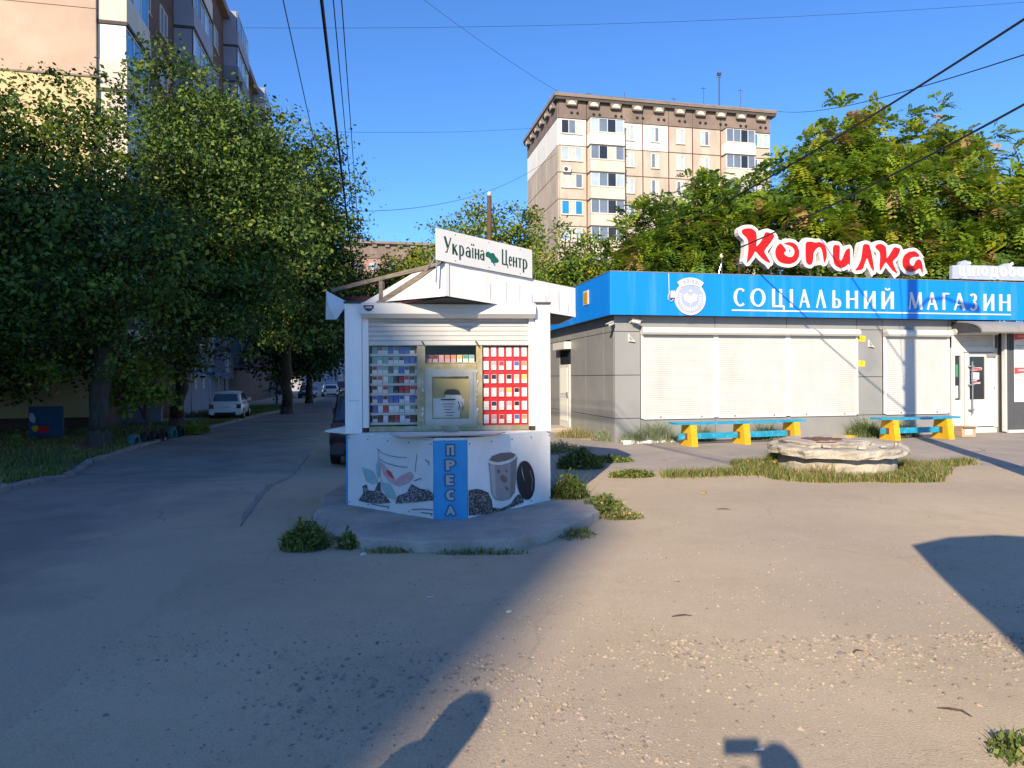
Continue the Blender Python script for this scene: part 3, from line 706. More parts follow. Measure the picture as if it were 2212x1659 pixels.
# side door with shutter box and transom
dr = MB(); dr.box(-.03, .03, 3.85, 4.9, .12, 2.05); d_ = dr.build('side_door', 'pvc_white', SH)
bx('door_panel', 'panel_white', -.045, -.031, 4.0, 4.75, .3, 1.0, d_); bx('door_panel', 'panel_white', -.045, -.031, 4.0, 4.75, 1.15, 1.95, d_)
bx('door_handle', 'steel', -.09, -.032, 3.93, 3.98, 1.05, 1.2, d_)
bx('transom_window', 'glass_dark', .0, .03, 3.85, 4.9, 2.07, 2.5, SH)
bx('shutter_box', 'pvc_white', -.22, .0, 3.72, 5.0, 2.52, 2.74, SH)
bx('door_step', 'pad_concrete', -.75, .02, 3.7, 5.1, -.1, .12, SH)
# roller shutters: box, guides, corrugated curtain
def shutter(x0, x1, z0, z1, box=(2.72, 2.9)):
    b = MB(); k = .055; n_ = int((z1 - z0) / k); prof = []
    for i in range(n_):
        z = z0 + i * (z1 - z0) / n_; dz = (z1 - z0) / n_
        prof += [(z + dz * .04, .001), (z + dz * .22, -.004), (z + dz * .78, -.004), (z + dz * .94, .001)]
    vs_ = []
    for z, d in prof: vs_ += [(x0 + .05, -.03 + d, z), (x1 - .05, -.03 + d, z)]
    b.add(vs_, [(2 * i, 2 * i + 1, 2 * i + 3, 2 * i + 2) for i in range(len(prof) - 1)])
    o = b.build('roller_shutter', 'shutter_white', SH)
    bx('guide_rail', 'white_paint', x0, x0 + .06, -.055, -.004, z0 - .02, z1, o); bx('guide_rail', 'white_paint', x1 - .06, x1, -.055, -.004, z0 - .02, z1, o)
    bx('bottom_bar', 'pvc_white', x0 + .06, x1 - .06, -.045, -.012, z0 - .045, z0 + .02, o)
    for t in (.25, .8): bx('lock_tab', 'steel', x0 + (x1 - x0) * t - .02, x0 + (x1 - x0) * t + .02, -.06, -.046, z0 - .01, z0 + .03, o)
    c = MB(); c.loft([[(xx, -.004, box[0]), (xx, -.16, box[0]), (xx, -.2, box[0] + .05), (xx, -.2, box[1] - .05), (xx, -.15, box[1]), (xx, -.004, box[1])] for xx in (x0 - .01, x1 + .01 - .02)])
    c.build('shutter_box', 'pvc_white', o)
    return o
for a, b in ((.70, 2.75), (2.76, 4.83), (4.84, 6.95), (7.78, 9.89)): shutter(a, b, .62, 2.72)
# main entrance
ent = MB(); ent.box(9.93, 11.5, -.02, .05, .0, .17); ent.build('threshold', 'pvc_white', SH)
fr_ = MB()
for x0, x1, z0, z1 in ((9.95, 10.07, .17, 2.42), (10.27, 10.36, .17, 2.3), (11.38, 11.5, .17, 2.42), (10.07, 11.38, 2.3, 2.42), (10.07, 10.27, .17, .95), (10.07, 10.27, 2.2, 2.3)): fr_.box(x0, x1, -.05, .05, z0, z1)
df = fr_.build('door_frame', 'pvc_white', SH)
bx('side_light', 'glass_dark', 10.08, 10.26, -.01, .02, .95, 2.2, df)
bx('side_poster', 'paper', 10.1, 10.2, -.022, -.012, 1.0, 1.35, df); bx('side_poster', 'pack_green', 10.12, 10.2, -.022, -.012, 1.6, 1.95, df)
dl = MB()
for x0, x1, z0, z1 in ((10.38, 10.53, .2, 2.28), (11.05, 11.36, .2, 2.28), (10.53, 11.05, .2, .96), (10.53, 11.05, 2.17, 2.28)): dl.box(x0, x1, -.075, -.01, z0, z1)
dl.box(10.56, 11.02, -.085, -.076, .32, .86)
do = dl.build('entrance_door', 'pvc_white', SH)
bx('door_glass', 'glass_dark', 10.53, 11.05, -.05, -.03, .96, 2.17, do)
bx('closer', 'alu_frame', 11.1, 11.4, -.12, -.078, 2.16, 2.25, do); bx('door_handle', 'pvc_white', 11.33, 11.37, -.13, -.077, 1.3, 1.45, do)
bx('hinge', 'pvc_white', 11.34, 11.39, -.1, -.077, .45, .55, do)
FD = Fr((0, -.05, 0), (1, 0, 0))
m_ = MB(); m_.poly(FD, [(10.57, 1.80), (10.60, 1.86), (10.95, 1.87), (10.98, 1.83), (10.97, 1.79), (10.6, 1.76)], .003, .003); st = m_.build('shop_sticker', 'print_pink', do)
m_ = MB()
for i, c in enumerate('Копилка'.replace('К', 'к').replace('п', 'н').replace('и', 'н')): draw_glyph(m_, FD, c, 10.61 + i * .048, 10.65 + i * .048, 1.79, .085, .2, .14, .007, .002)
m_.build('sticker_lettering', 'sign_red', do)
m_ = MB(); m_.poly(FD, [(10.60, 1.73), (10.88, 1.72), (10.875, 1.52), (10.61, 1.53)], .003, .003); m_.build('door_notice', 'paper', do)
m_ = MB(); m_.poly(FD, [(10.60, 1.51), (10.80, 1.515), (10.80, 1.47), (10.59, 1.465)], .003, .003); m_.poly(FD, [(10.67, 1.43), (10.92, 1.455), (10.91, 1.40), (10.7, 1.40)], .003, .003); m_.build('door_sticker', 'print_pink', do)
m_ = MB(); m_.tube([(10.545, -.16, .55), (10.545, -.16, 2.03)], .017, 8)
hb = m_.build('bar_handle', 'steel', SH)
for z in (.68, 1.38, 1.9): bx('handle_bracket', 'steel', 10.46, 10.6, -.175, -.074, z - .02, z + .02, hb)
# shutter above the door, its jamb and housing
shut = shutter(10.0, 11.42, 2.43, 2.78, (2.78, 2.94))
bx('jamb', 'panel_grey', 11.5, 11.53, -.06, .06, 0, 2.9, SH); bx('jamb', 'pvc_white', 11.43, 11.5, -.055, -.051, .17, 2.42, SH)
# round grey canopy over the entrance
cp = MB(); rings = []
for xx in (10.0, 13.6):
    ring = [(xx, 0, 3.16)] + [(xx, -1.0 * math.sin(a), 3.16 - .42 * (1 - math.cos(a)) * .0 - .35 * (a / (PI / 2)) ** 2) for a in np.linspace(.15, PI / 2, 9)]
    ring += [(xx, p[1] * .97, p[2] - .04) for (q0, *p0), p in ((r, r) for r in ring[:0:-1])]
    rings.append(ring)
cp.loft(rings); cpo = cp.build('entrance_canopy', 'canopy_grey', SH, smooth=False)
m_ = MB(); m_.poly(Fr((10.02, 0, 0), (0, -1, 0), (-1, 0, 0)), [(0, 2.80), (0, 3.15), (.15, 3.15), (.5, 3.08), (.85, 2.92), (1.0, 2.80)], 0, .01); m_.build('canopy_end', 'dark_grey', cpo)
# flat roof and blue fascia
bx('roof', 'roof_felt', .0, SLEN + 3, .0, SDEP, 4.0, 4.1, SH)
FZ0, FZ1 = 3.19, 4.25
xe = [-.22, 2.2, 4.7, 7.2, 9.7, 12.2, 14.7]
for a, b in zip(xe, xe[1:]): bx('fascia_panel', 'fascia_blue', a + .0015, b - .0015, -.3, -.22, FZ0, FZ1, SH)
ye = [-.219, 2.3, 4.9, 7.5, 9.2]
for a, b in zip(ye, ye[1:]): bx('fascia_panel', 'fascia_blue', -.22, -.14, a + .0015, b - .0015, FZ0, FZ1, SH)
bx('fascia_soffit', 'dark_grey', -.21, 14.7, -.21, -.002, FZ0 + .01, FZ0 + .03, SH); bx('fascia_soffit', 'dark_grey', -.13, -.002, .0, 9.2, FZ0 + .012, FZ0 + .032, SH)
bx('fascia_cap', 'alu_frame', -.23, 14.7, -.31, -.2, FZ1 + .002, FZ1 + .02, SH); bx('fascia_cap', 'alu_frame', -.23, -.12, -.19, 9.2, FZ1 + .002, FZ1 + .02, SH)
FF = Fr((0, -.3, 0), (1, 0, 0))
# fascia lettering: one part per letter
txt = [('С', 3.11, 3.43), ('О', 3.58, 4.01), ('Ц', 4.18, 4.57), ('І', 4.72, 4.80), ('А', 5.0, 5.3), ('Л', 5.49, 5.78), ('Ь', 5.98, 6.23), ('Н', 6.4, 6.74), ('И', 6.94, 7.28), ('Й', 7.48, 7.85),
       ('М', 8.33, 8.76), ('А', 8.92, 9.25), ('Г', 9.42, 9.64), ('А', 9.79, 10.16), ('З', 10.29, 10.55), ('И', 10.77, 11.11), ('Н', 11.3, 11.66)]
for c, a0, a1 in txt:
    m_ = MB(); draw_glyph(m_, FF, c, a0, a1, 3.44, .47, .175, .085, .003, .022); m_.build('fascia_letter', 'sign_white', SH)
m_ = MB(); m_.rect(FF, 3.06, 11.68, 3.325, 3.36, .003, .015); m_.build('underline', 'sign_white', SH)
# round emblem with a ribbon across its top
EM = thing('round_emblem', 'pale round embossed badge with a ribbon top, fixed to the blue fascia', 'emblem', (2.57, 17.05, 0), TH)
ecx, ecz, er = 1.90, 3.62, .42
m_ = MB(); m_.poly(FF, arc(ecx, ecz, er, er, 0, 360 - 10, 35), .004, .03); m_.build('badge_rim', 'sign_white', EM)
m_ = MB(); m_.poly(FF, arc(ecx, ecz, er * .86, er * .86, 0, 350, 35), .035, .006); m_.build('badge_face', 'emblem_face', EM)
rb = arc(ecx, ecz - .02, .56, .54, 50, 130, 12) + arc(ecx, ecz - .02, .44, .36, 128, 52, 12)
m_ = MB(); m_.poly(FF, rb, .042, .012); rbn = m_.build('ribbon', 'sign_white', EM)
m_ = MB(); ri = arc(ecx, ecz - .02, .52, .505, 55, 125, 12) + arc(ecx, ecz - .02, .45, .40, 123, 57, 12); m_.poly(FF, ri, .055, .003); m_.build('ribbon_face', 'emblem_face', rbn)
m_ = MB()
for i, c in enumerate('КУПУЙ'):
    an = math.radians(118 - i * 14); px, pz = ecx + .475 * math.cos(an), ecz - .02 + .44 * math.sin(an)
    f2 = Fr(FF.p(px, pz, 0), Matrix.Rotation(-(an - PI / 2), 3, 'Y') @ V3((1, 0, 0)), (0, -1, 0), Matrix.Rotation(-(an - PI / 2), 3, 'Y') @ V3((0, 0, 1)))
    draw_glyph(m_, f2, {'К': 'к'}.get(c, c), -.032, .032, -.035, .085 if c != 'К' else .12, .17, .13, .059, .003)
m_.build('ribbon_lettering', 'sign_white', EM)
m_ = MB()
for k in range(19):
    an = math.radians(160 + k * 12); 
    if 0 <= (k * 12) <= 222:
        p0 = (ecx + .24 * math.cos(an), ecz + .24 * math.sin(an)); p1 = (ecx + .325 * math.cos(an), ecz + .325 * math.sin(an)); m_.ribbon(FF, [p0, p1], .03, .042, .004)
m_.ribbon(FF, [(ecx, ecz - .2), (ecx, ecz + .1)], .012, .042, .004)
for sgn in (-1, 1):
    m_.poly(FF, [(ecx + sgn * .02, ecz - .12), (ecx + sgn * .17, ecz - .05), (ecx + sgn * .19, ecz + .08), (ecx + sgn * .09, ecz + .13), (ecx + sgn * .02, ecz + .03)], .042, .005)
m_.poly(FF, arc(ecx, ecz + .19, .035, .035, 0, 340, 10), .042, .006)
m_.build('badge_relief', 'paper', EM)
# junction box and cable beside the emblem
JB = thing('junction_box', 'small grey junction box with looped white cable beside the emblem', 'box', (2.57, 17.05, 0), TH)
m_ = MB(); m_.box(1.36, 1.47, -.37, -.302, 3.62, 3.80); jb = m_.build('box_body', 'sill', JB); bx('box_lid', 'paper', 1.37, 1.46, -.378, -.371, 3.64, 3.78, jb)
m_ = MB(); m_.tube([(1.33, -.31, 4.24), (1.335, -.312, 3.95), (1.34, -.312, 3.74), (1.30, -.33, 3.66), (1.305, -.33, 3.58), (1.38, -.33, 3.53), (1.45, -.33, 3.60)], .009, 6); m_.build('cable', 'pvc_white', JB)
# small vent on the side fascia, cable mast, cameras, stickers
VT = thing('vent_grille', 'small yellowed vent in a white frame on the side fascia', 'vent', (2.57, 17.05, 0), TH)
FS = Fr((-.22, 0, 0), (0, -1, 0), (-1, 0, 0))
m_ = MB(); m_.rect(FS, -1.75, -1.33, 3.62, 4.0, .002, .02); vf = m_.build('vent_frame', 'pvc_white', VT)
m_ = MB()
for k in range(7): m_.rect(FS, -1.70, -1.38, 3.655 + k * .046, 3.685 + k * .046, .023, .012)
m_.build('vent_louvres', 'bench_yellow', VT)
def camera_unit(label, base, ang, tilt):
    c = thing('security_camera', label, 'camera', (2.57, 17.05, 0), TH)
    m = MB(); m.lathe((0, 0, 0), [(.045, 0), (.045, .04), (.02, .06), (.02, .14)], 12); b_ = m.build('mount', 'pvc_white', c); b_.location = base; b_.rotation_euler = (PI / 2, 0, 0)
    m = MB(); m.tube([(0, 0, 0), (0, -.03, 0), (0, -.2, 0), (0, -.22, 0)], [.035, .045, .045, .04], 12); b_ = m.build('camera_body', 'pvc_white', c)
    b_.location = (base[0], base[1] - .14, base[2]); b_.rotation_euler = (tilt, 0, ang)
    m = MB(); m.tube([(0, -.221, 0), (0, -.226, 0)], .03, 12); m.build('lens', 'dark', b_)
    m = MB(); m.box(-.05, .05, -.25, .0, .047, .053); m.build('sun_shield', 'pvc_white', b_)
camera_unit('white bullet camera under the fascia on the shop corner pier', (.42, .0, 3.05), math.radians(55), .2)
cs = camera_unit('white camera poking left from the shop corner under the side fascia', (-.06, .05, 3.0), math.radians(-60), .35)
for nm, x, z, lb in (('upper', 6.99, 2.58, 'upper yellow warning sticker on the grey pier beside the shutters'), ('lower', 6.98, 1.90, 'lower yellow warning sticker on the grey pier beside the shutters')):
    m_ = MB(); m_.poly(Fr((0, 0, 0), (1, 0, 0)), [(x, z + .01), (x + .22, z), (x + .235, z + .15), (x + .02, z + .16)], .003, .004)
    s_ = m_.build('warning_sticker', 'yellow_sticker', None, label=lb, cat='sticker'); s_.location = (2.57, 17.05, 0); s_.rotation_euler = (0, 0, TH)
    m_ = MB(); f0 = Fr((0, 0, 0), (1, 0, 0)); m_.poly(f0, [(x + .09, z + .105), (x + .145, z + .105), (x + .118, z + .145)], .008, .001); m_.rect(f0, x + .045, x + .19, z + .07, z + .082, .008, .001); m_.rect(f0, x + .06, x + .18, z + .045, z + .055, .008, .001); m_.build('sticker_print', 'ink', s_)
for x, z, lb in ((.36, 2.66, 'small white wall bracket on the corner pier'), (7.3, 2.55, 'small white wall bracket beside the upper yellow sticker')):
    m_ = MB(); f0 = Fr((0, 0, 0), (1, 0, 0)); m_.rect(f0, x, x + .03, z - .12, z + .08, .002, .03); m_.ribbon(f0, [(x + .02, z - .1), (x + .17, z - .12)], .018, .002, .06); m_.ribbon(f0, [(x + .02, z + .06), (x + .16, z - .11)], .014, .004, .02)
    s_ = m_.build('wall_bracket', 'pvc_white', None, label=lb, cat='bracket'); s_.location = (2.57, 17.05, 0); s_.rotation_euler = (0, 0, TH)

# rooftop sign of seven red letters on white boxes
KO = thing('rooftop_sign', 'big red letters with thick white outlines standing on the shop roof', 'sign', (2.57, 17.05, 0), TH)
RED = {
 'k': [(135,130),(150,105),(200,92),(245,95),(285,130),(292,185),(290,250),(285,300),(335,240),(365,175),(385,122),(485,155),(440,235),(400,290),(365,345),(400,410),(440,478),(375,450),(320,400),(275,340),(250,400),(185,495),(195,420),(205,330),(205,240),(185,195),(145,160)],
 'o': [(540,240),(500,285),(483,340),(490,400),(520,450),(570,470),(640,475),(700,445),(735,390),(740,330),(720,270),(680,235),(630,228),(570,248),(630,262),(675,290),(692,335),(675,385),(630,400),(585,378),(575,348),(605,322)],
 'p': [(808,215),(895,215),(900,225),(960,212),(1010,240),(1035,310),(1035,380),(1005,455),(1000,400),(990,330),(975,280),(955,265),(920,290),(890,340),(887,420),(870,470),(830,470),(810,440),(805,330)],
 'i': [(1103,240),(1180,240),(1175,330),(1172,400),(1190,415),(1210,380),(1235,310),(1260,275),(1290,270),(1292,350),(1290,465),(1270,435),(1245,470),(1200,492),(1150,485),(1115,450),(1103,380)],
 'l': [(1435,225),(1470,213),(1505,225),(1525,300),(1545,400),(1560,520),(1525,480),(1500,420),(1480,360),(1455,420),(1430,500),(1340,515),(1375,470),(1410,400),(1425,310)],
 'q': [(1570,235),(1600,210),(1645,208),(1690,235),(1698,300),(1698,370),(1735,320),(1765,270),(1785,235),(1860,250),(1835,320),(1800,360),(1765,395),(1790,460),(1825,530),(1765,495),(1720,440),(1690,400),(1660,450),(1620,515),(1622,420),(1628,330),(1615,285),(1580,260)],
 'a': [(2025,270),(1955,280),(1900,320),(1877,380),(1885,450),(1930,495),(1990,503),(2040,480),(2080,450),(2115,520),(2112,430),(2095,375),(2070,355),(2035,375),(2010,430),(1985,435),(1960,405),(1965,360),(2000,335),(2080,330),(2065,300)]}
FK = Fr((0, -.12, 0), (1, 0, 0))
def kmap(p): 
    t = (p[0] - 135) / 1980
    return (3.45 + t * 5.50 , 5.50 - (p[1] - 92) * (.0023 + t * .00022) + .02 * t)
def chaikin(p):
    q = []
    for a, b in zip(p, p[1:] + p[:1]):
        l = math.hypot(b[0] - a[0], b[1] - a[1])
        if l < .06: q.append(((a[0] + b[0]) / 2, (a[1] + b[1]) / 2))
        else: q += [(a[0] * .8 + b[0] * .2, a[1] * .8 + b[1] * .2), (a[0] * .2 + b[0] * .8, a[1] * .2 + b[1] * .8)]
    return q
for i, (k, pts) in enumerate(RED.items()):
    P = [kmap(p) for p in pts]; P = chaikin(P)
    off = .0016 * i
    b = MB(); b.poly(FK, P, -.2 + off, .19)
    n_ = len(P)
    b.ribbon(FK, P, .19, -.195 + off, .19, closed=True)
    for j, p in enumerate(P): b.poly(FK, arc(p[0], p[1], .095, .095, 0, 330, 11), -.19 + off + .00004 * j, .188)
    box = b.build('letter_box', ['sign_white'], KO)
    r_ = MB(); r_.poly(FK, P, .004 + off, .012); r_.build('red_face', 'sign_red', box)
for x in (3.45, 4.35, 5.5, 5.75, 6.35, 7.6, 8.4): 
    m_ = MB(); m_.tube([(x, -.0, 4.1), (x + R.uniform(-.05, .05), -.05, 4.75)], .016, 6); m_.build('support_rod', 'dark_grey', KO)
m_ = MB(); m_.tube([(3.2, .06, 4.6), (8.8, .06, 4.72)], .02, 6); m_.build('support_rail', 'dark_grey', KO)
# small pale sign box further right
CI = thing('rooftop_sign', 'pale lilac sign box with white lettering at the right end of the shop roof', 'sign', (2.57 + .12, 17.05 + .03, 0), TH)
FC = Fr((0, -.2, 0), (1, 0, 0))
sil = [(9.73, 4.33), (9.74, 4.70), (9.98, 4.72), (10.02, 4.82), (10.18, 4.86), (10.30, 4.80), (10.34, 4.72), (10.9, 4.73), (11.3, 4.72), (11.5, 4.80), (11.66, 4.82), (11.68, 4.72), (13.3, 4.74), (13.32, 4.33)]
m_ = MB(); m_.poly(FC, sil, -.1, .1); m_.build('sign_box', 'sign_lilac', CI)
x = 9.92
for c, w_ in (('ц', .27), ('і', .1), ('л', .25), ('о', .25), ('д', .3), ('о', .25), ('б', .25), ('о', .25), ('в', .22), ('о', .25)):
    m_ = MB(); draw_glyph(m_, FC, c, x, x + w_, 4.42, .42, .19, .15, .003, .012); m_.build('sign_letter', 'sign_white', CI); x += w_ + .045
for xx in (9.95, 11.2, 12.6): bx('sign_leg', 'dark_grey', xx, xx + .05, -.24, -.2, 4.1, 4.34, CI)
# cable mast on the roof
CM = thing('cable_mast', 'slim cable mast with a pale insulator beside the first red roof letter', 'mast', (2.57, 17.05, 0), TH)
m_ = MB(); m_.tube([(3.12, .3, 4.1), (3.12, .3, 4.78)], .02, 6); m_.build('mast_rod', 'dark_grey', CM)
m_ = MB(); m_.tube([(2.95, .3, 4.1), (3.11, .3, 4.62)], .012, 6); m_.build('stay', 'steel', CM)
m_ = MB(); m_.lathe((3.12, .3, 4.78), [(.03, 0), (.05, .03), (.05, .09), (.02, .12)], 10); m_.build('insulator', 'sill', CM)

# dark corrugated kiosk against the right end, with two posters
DK = thing('corrugated_annex', 'dark grey corrugated annex at the right end of the shop', 'building', (2.57, 17.05, 0), TH)
m_ = MB(); n_ = 30; prof = []
for k in range(n_):
    x0 = 11.56 + k * .115; prof += [(x0, 0), (x0 + .05, 0), (x0 + .062, -.022), (x0 + .103, -.022)]
vs_ = []
for x, d in prof: vs_ += [(x, -.25 + d, .1), (x, -.25 + d, 2.95)]
m_.add(vs_, [(2 * i, 2 * i + 2, 2 * i + 3, 2 * i + 1) for i in range(len(prof) - 1)]); m_.build('corrugated_sheet', 'corr_dark', DK)
bx('annex_body', 'corr_dark', 11.56, 15.0, -.24, 2.0, .0, 2.96, DK); bx('plinth', 'pvc_white', 11.6, 15.0, -.30, -.24, .0, .095, DK)
bx('corner_post', 'pvc_white', 11.5, 11.57, -.29, -.19, .05, 2.92, DK)
FP = Fr((0, -.275, 0), (1, 0, 0))
for zt, lb, pr in ((2.82, 'upper promotional poster with red header on the dark annex', 'dark'), (1.86, 'lower promotional poster with red header and orange figure', 'orange')):
    p_ = thing('poster', lb, 'poster', (2.57, 17.05, 0), TH)
    m_ = MB(); m_.rect(FP, 11.82, 12.85, zt - .98, zt, .001, .006); m_.build('sheet', 'poster', p_)
    m_ = MB(); m_.poly(FP, [(11.83, zt - .01), (12.84, zt - .01), (12.84, zt - .18), (12.33, zt - .14), (11.83, zt - .19)], .0085, .002); m_.build('red_header', 'poster_red', p_)
    m_ = MB(); m_.rect(FP, 11.95, 12.55, zt - .11, zt - .05, .012, .002); m_.build('header_print', 'print_pink', p_)
    m_ = MB(); m_.rect(FP, 12.05, 12.7, zt - .27, zt - .2, .0085, .002); m_.build('cream_band', 'poster_cream', p_)
    m_ = MB(); m_.rect(FP, 11.88, 12.08, zt - .35, zt - .325, .0085, .001); m_.rect(FP, 12.12, 12.45, zt - .35, zt - .325, .0085, .001); m_.rect(FP, 11.88, 12.1, zt - .40, zt - .385, .0085, .001); m_.build('print_lines', 'text_grey', p_)
    m_ = MB(); m_.poly(FP, [(12.30, zt - .45), (12.36, zt - .42), (12.38, zt - .52), (12.46, zt - .6), (12.47, zt - .75), (12.42, zt - .86), (12.37, zt - .7), (12.28, zt - .58)], .0085, .002); m_.build('printed_figure', 'pack_orange' if pr == 'orange' else 'print_line', p_)
# cardboard carton by the door
CB = thing('carton', 'small open cardboard carton with a paper label beside the shop door', 'carton', (12.0, 18.05, .0), TH - .1)
m_ = MB(); m_.box(-.2, .2, -.14, .14, .02, .3); m_.build('carton_body', 'cardboard', CB)
m_ = MB(); m_.rect(Fr((0, -.14, 0), (1, 0, 0)), -.11, .1, .08, .22, .002, .002); m_.build('carton_label', 'paper', CB)
m_ = MB(); m_.hexa([(-.2, -.14, .302), (.2, -.14, .302), (.2, -.22, .28), (-.2, -.22, .28), (-.2, -.14, .306), (.2, -.14, .306), (.2, -.22, .284), (-.2, -.22, .284)]); m_.build('carton_flap', 'cardboard', CB)
# whitewashed edging stones of the plant bed
wk = MB(); wk.box(0.05, 1.75, -.42, -.3, -.05, .05); bed = wk.build('bed_edging', 'kerb', None, kind='structure'); bed.location = (2.57, 17.05, 0); bed.rotation_euler = (0, 0, TH)
x = .05
while x < 1.75:
    l_ = R.uniform(.1, .22); bx('edging_stone', 'white_paint', x, x + l_ - .012, -.44 + R.uniform(-.015, .015), -.28, -.04, .085 + R.uniform(-.02, .015), bed); x += l_
x = 4.6
while x < 7.7:
    l_ = R.uniform(.16, .3); bx('edging_stone', 'bench_yellow' if R.random() < .6 else 'white_paint', x, x + l_ - .012, -.46 + R.uniform(-.02, .02), -.32, -.04, .07 + R.uniform(-.02, .015), bed); x += l_
# ------------------------------------------------------------------ the press kiosk
KA = math.radians(5.0)
KI = thing('press_kiosk', 'small white press kiosk with a wedge front, open shutter and pointed canopy', 'kiosk', (-.77, 8.4, 0), KA)
ZB, ZT = .125, .99
P0, P1, P2, P3 = (-1.235, 0), (-.175, -.96), (.19, -.96), (1.245, .02)
# core body behind the printed panels
m_ = MB(); ft = [(-1.22, .02), (-.17, -.93), (.185, -.93), (1.23, .04), (1.23, 2.0), (-1.22, 2.0)]
m_.loft([[(x, y, ZB) for x, y in ft], [(x, y, ZT - .03) for x, y in ft]]); m_.build('base', 'dark_grey', KI)
m_ = MB(); m_.loft([[(x * 1.004, y * 1.004, ZT - .028) for x, y in ft], [(x * 1.004, y * 1.004, ZT + .004) for x, y in ft]]); m_.build('counter_top', 'white_paint', KI)
m_ = MB(); m_.box(-1.21, 1.21, .62, 2.0, ZT + .01, 2.62); m_.build('body', 'white_paint', KI)
# banner panels: slightly rippled sheets on a frame
def sheet(fr, w_, z0, z1, name, m, amp=.006, off=.0, edge=None, parent=KI):
    b = MB(); nu, nv = 18, 8; vs_ = []
    for j in range(nv + 1):
        for i in range(nu + 1):
            u = w_ * i / nu; v = z0 + (z1 - z0) * j / nv
            if edge and j == 0: v += edge(i / nu)
            d = off + amp * (1 + noise.noise((u * 3.2 + w_ * 9, v * 4.5, 1.3)))
            vs_.append(fr.p(u, v, d))
    b.add(vs_, [(j * (nu + 1) + i, j * (nu + 1) + i + 1, (j + 1) * (nu + 1) + i + 1, (j + 1) * (nu + 1) + i) for j in range(nv) for i in range(nu)])
    return b.build(name, m, parent, smooth=True)
def frame2(a, b): 
    u = V3((b[0] - a[0], b[1] - a[1], 0)); n_ = V3((u.y, -u.x, 0)); return Fr((a[0], a[1], 0), u, n_), u.length
FL_, WL = frame2(P0, P1); FC_, WC = frame2(P1, P2); FR_, WR = frame2(P2, P3)
AMP = .004
bl = sheet(FL_, WL, ZB - .01, ZT - .02, 'left_banner', 'banner_white', AMP, .002); bc = sheet(FC_, WC, ZB - .05, ZT - .02, 'centre_banner', 'blue_banner', AMP, .010); br = sheet(FR_, WR, ZB - .02, ZT - .0, 'right_banner', 'banner_white', AMP, .002)
bx('banner_edge', 'blue_banner', -1.262, -1.237, .0, .14, ZB, ZT - .03, KI)
for fr, wd_, o_ in ((FL_, WL, bl), (FR_, WR, br)):
    m_ = MB(); m_.rect(fr, .0, wd_, ZB - .025, ZB - .012, .0, .016); m_.build('banner_hem', 'sign_white', o_)
    m_ = MB()
    for k in range(5):
        for v in (ZB + .03, ZT - .06): m_.poly(fr, arc(wd_ * (.02 + .24 * k), v, .008, .008, 0, 300, 5), .012, .004)
    m_.build('rivets', 'dark_grey', o_, kind='stuff')
# vertical ПРЕСА lettering
PO = .021
for k, c in enumerate('ПРЕСА'):
    z = .815 - k * .163; w_ = .115
    m_ = MB(); draw_glyph(m_, FC_, c, WC / 2 - w_ / 2 + .0, WC / 2 + w_ / 2, z - .01, .118 if k < 4 else .10, .30, .24, PO, .003, 0, grow=.018); m_.build('letter_outline', 'letter_outline', bc)
    m_ = MB(); draw_glyph(m_, FC_, c, WC / 2 - w_ / 2 + .008, WC / 2 + w_ / 2 - .008, z - .005, .108 if k < 4 else .092, .27, .21, PO + .0055, .003); m_.build('letter', 'print_grey', bc)
# printed tea picture on the left banner (flat print)
def lp(x, y):
    t = (x - 480) / 545; yb = 610 + t * 95; return (t * WL, ZB + (yb - y) / (yb - 172) * (ZT - ZB))
def rp(x, y):
    t = (x - 1215) / 508; yb = 700 - t * 110; yt = 172 - t * 32; return (t * WR, ZB + (yb - y) / (yb - yt) * (ZT - ZB))
PF = .0145
def pr(fr, mp, pts, name, m, lay, par, d=.0012):
    b = MB(); b.poly(fr, [mp(*p) for p in pts], PF + lay * .0016, d); return b.build(name, m, par)
m_ = MB()
for p, w_ in (([(685, 258), (715, 285), (760, 300), (820, 308), (872, 306)], .007), ([(700, 325), (730, 345), (790, 362), (850, 371), (876, 370)], .008), ([(690, 260), (692, 320), (700, 400), (712, 470)], .005), ([(932, 280), (931, 310), (925, 345), (922, 400)], .007), ([(980, 316), (1002, 330), (1003, 352)], .012), ([(915, 460), (940, 448), (958, 440)], .012)):
    m_.ribbon(FL_, [lp(*q) for q in p], w_, PF, .0012)
m_.build('printed_glass', 'print_line', bl, kind='stuff')
pr(FL_, lp, [(703, 345), (730, 362), (745, 400), (800, 455), (850, 420), (895, 398), (915, 430), (880, 470), (820, 500), (760, 470), (722, 420)], 'printed_blossom', 'print_pink', 0, bl)
pr(FL_, lp, [(745, 388), (772, 405), (795, 450), (770, 440), (748, 415)], 'printed_blossom', 'poster_red', 1, bl)
pr(FL_, lp, [(578, 380), (615, 388), (655, 405), (690, 478), (650, 488), (610, 470)], 'printed_leaf', 'print_teal', 0, bl)
pr(FL_, lp, [(690, 330), (705, 365), (702, 410), (690, 450), (678, 410), (678, 365)], 'printed_leaf', 'print_teal', 2, bl)
pr(FL_, lp, [(715, 470), (765, 485), (795, 540), (805, 592), (750, 570), (722, 520)], 'printed_leaf', 'print_teal', 3, bl)
heapL = [(555, 590), (590, 545), (585, 500), (612, 488), (620, 525), (665, 530), (690, 480), (705, 470), (705, 530), (735, 560), (770, 605), (700, 612), (620, 606)]
heapR = [(800, 612), (815, 560), (870, 540), (900, 480), (950, 510), (1000, 515), (1024, 540), (1026, 585), (930, 600)]
pr(FL_, lp, heapL, 'printed_tea', 'print_tea', 1, bl); pr(FL_, lp, heapR, 'printed_tea', 'print_tea', 1, bl)
RR = random.Random(5)
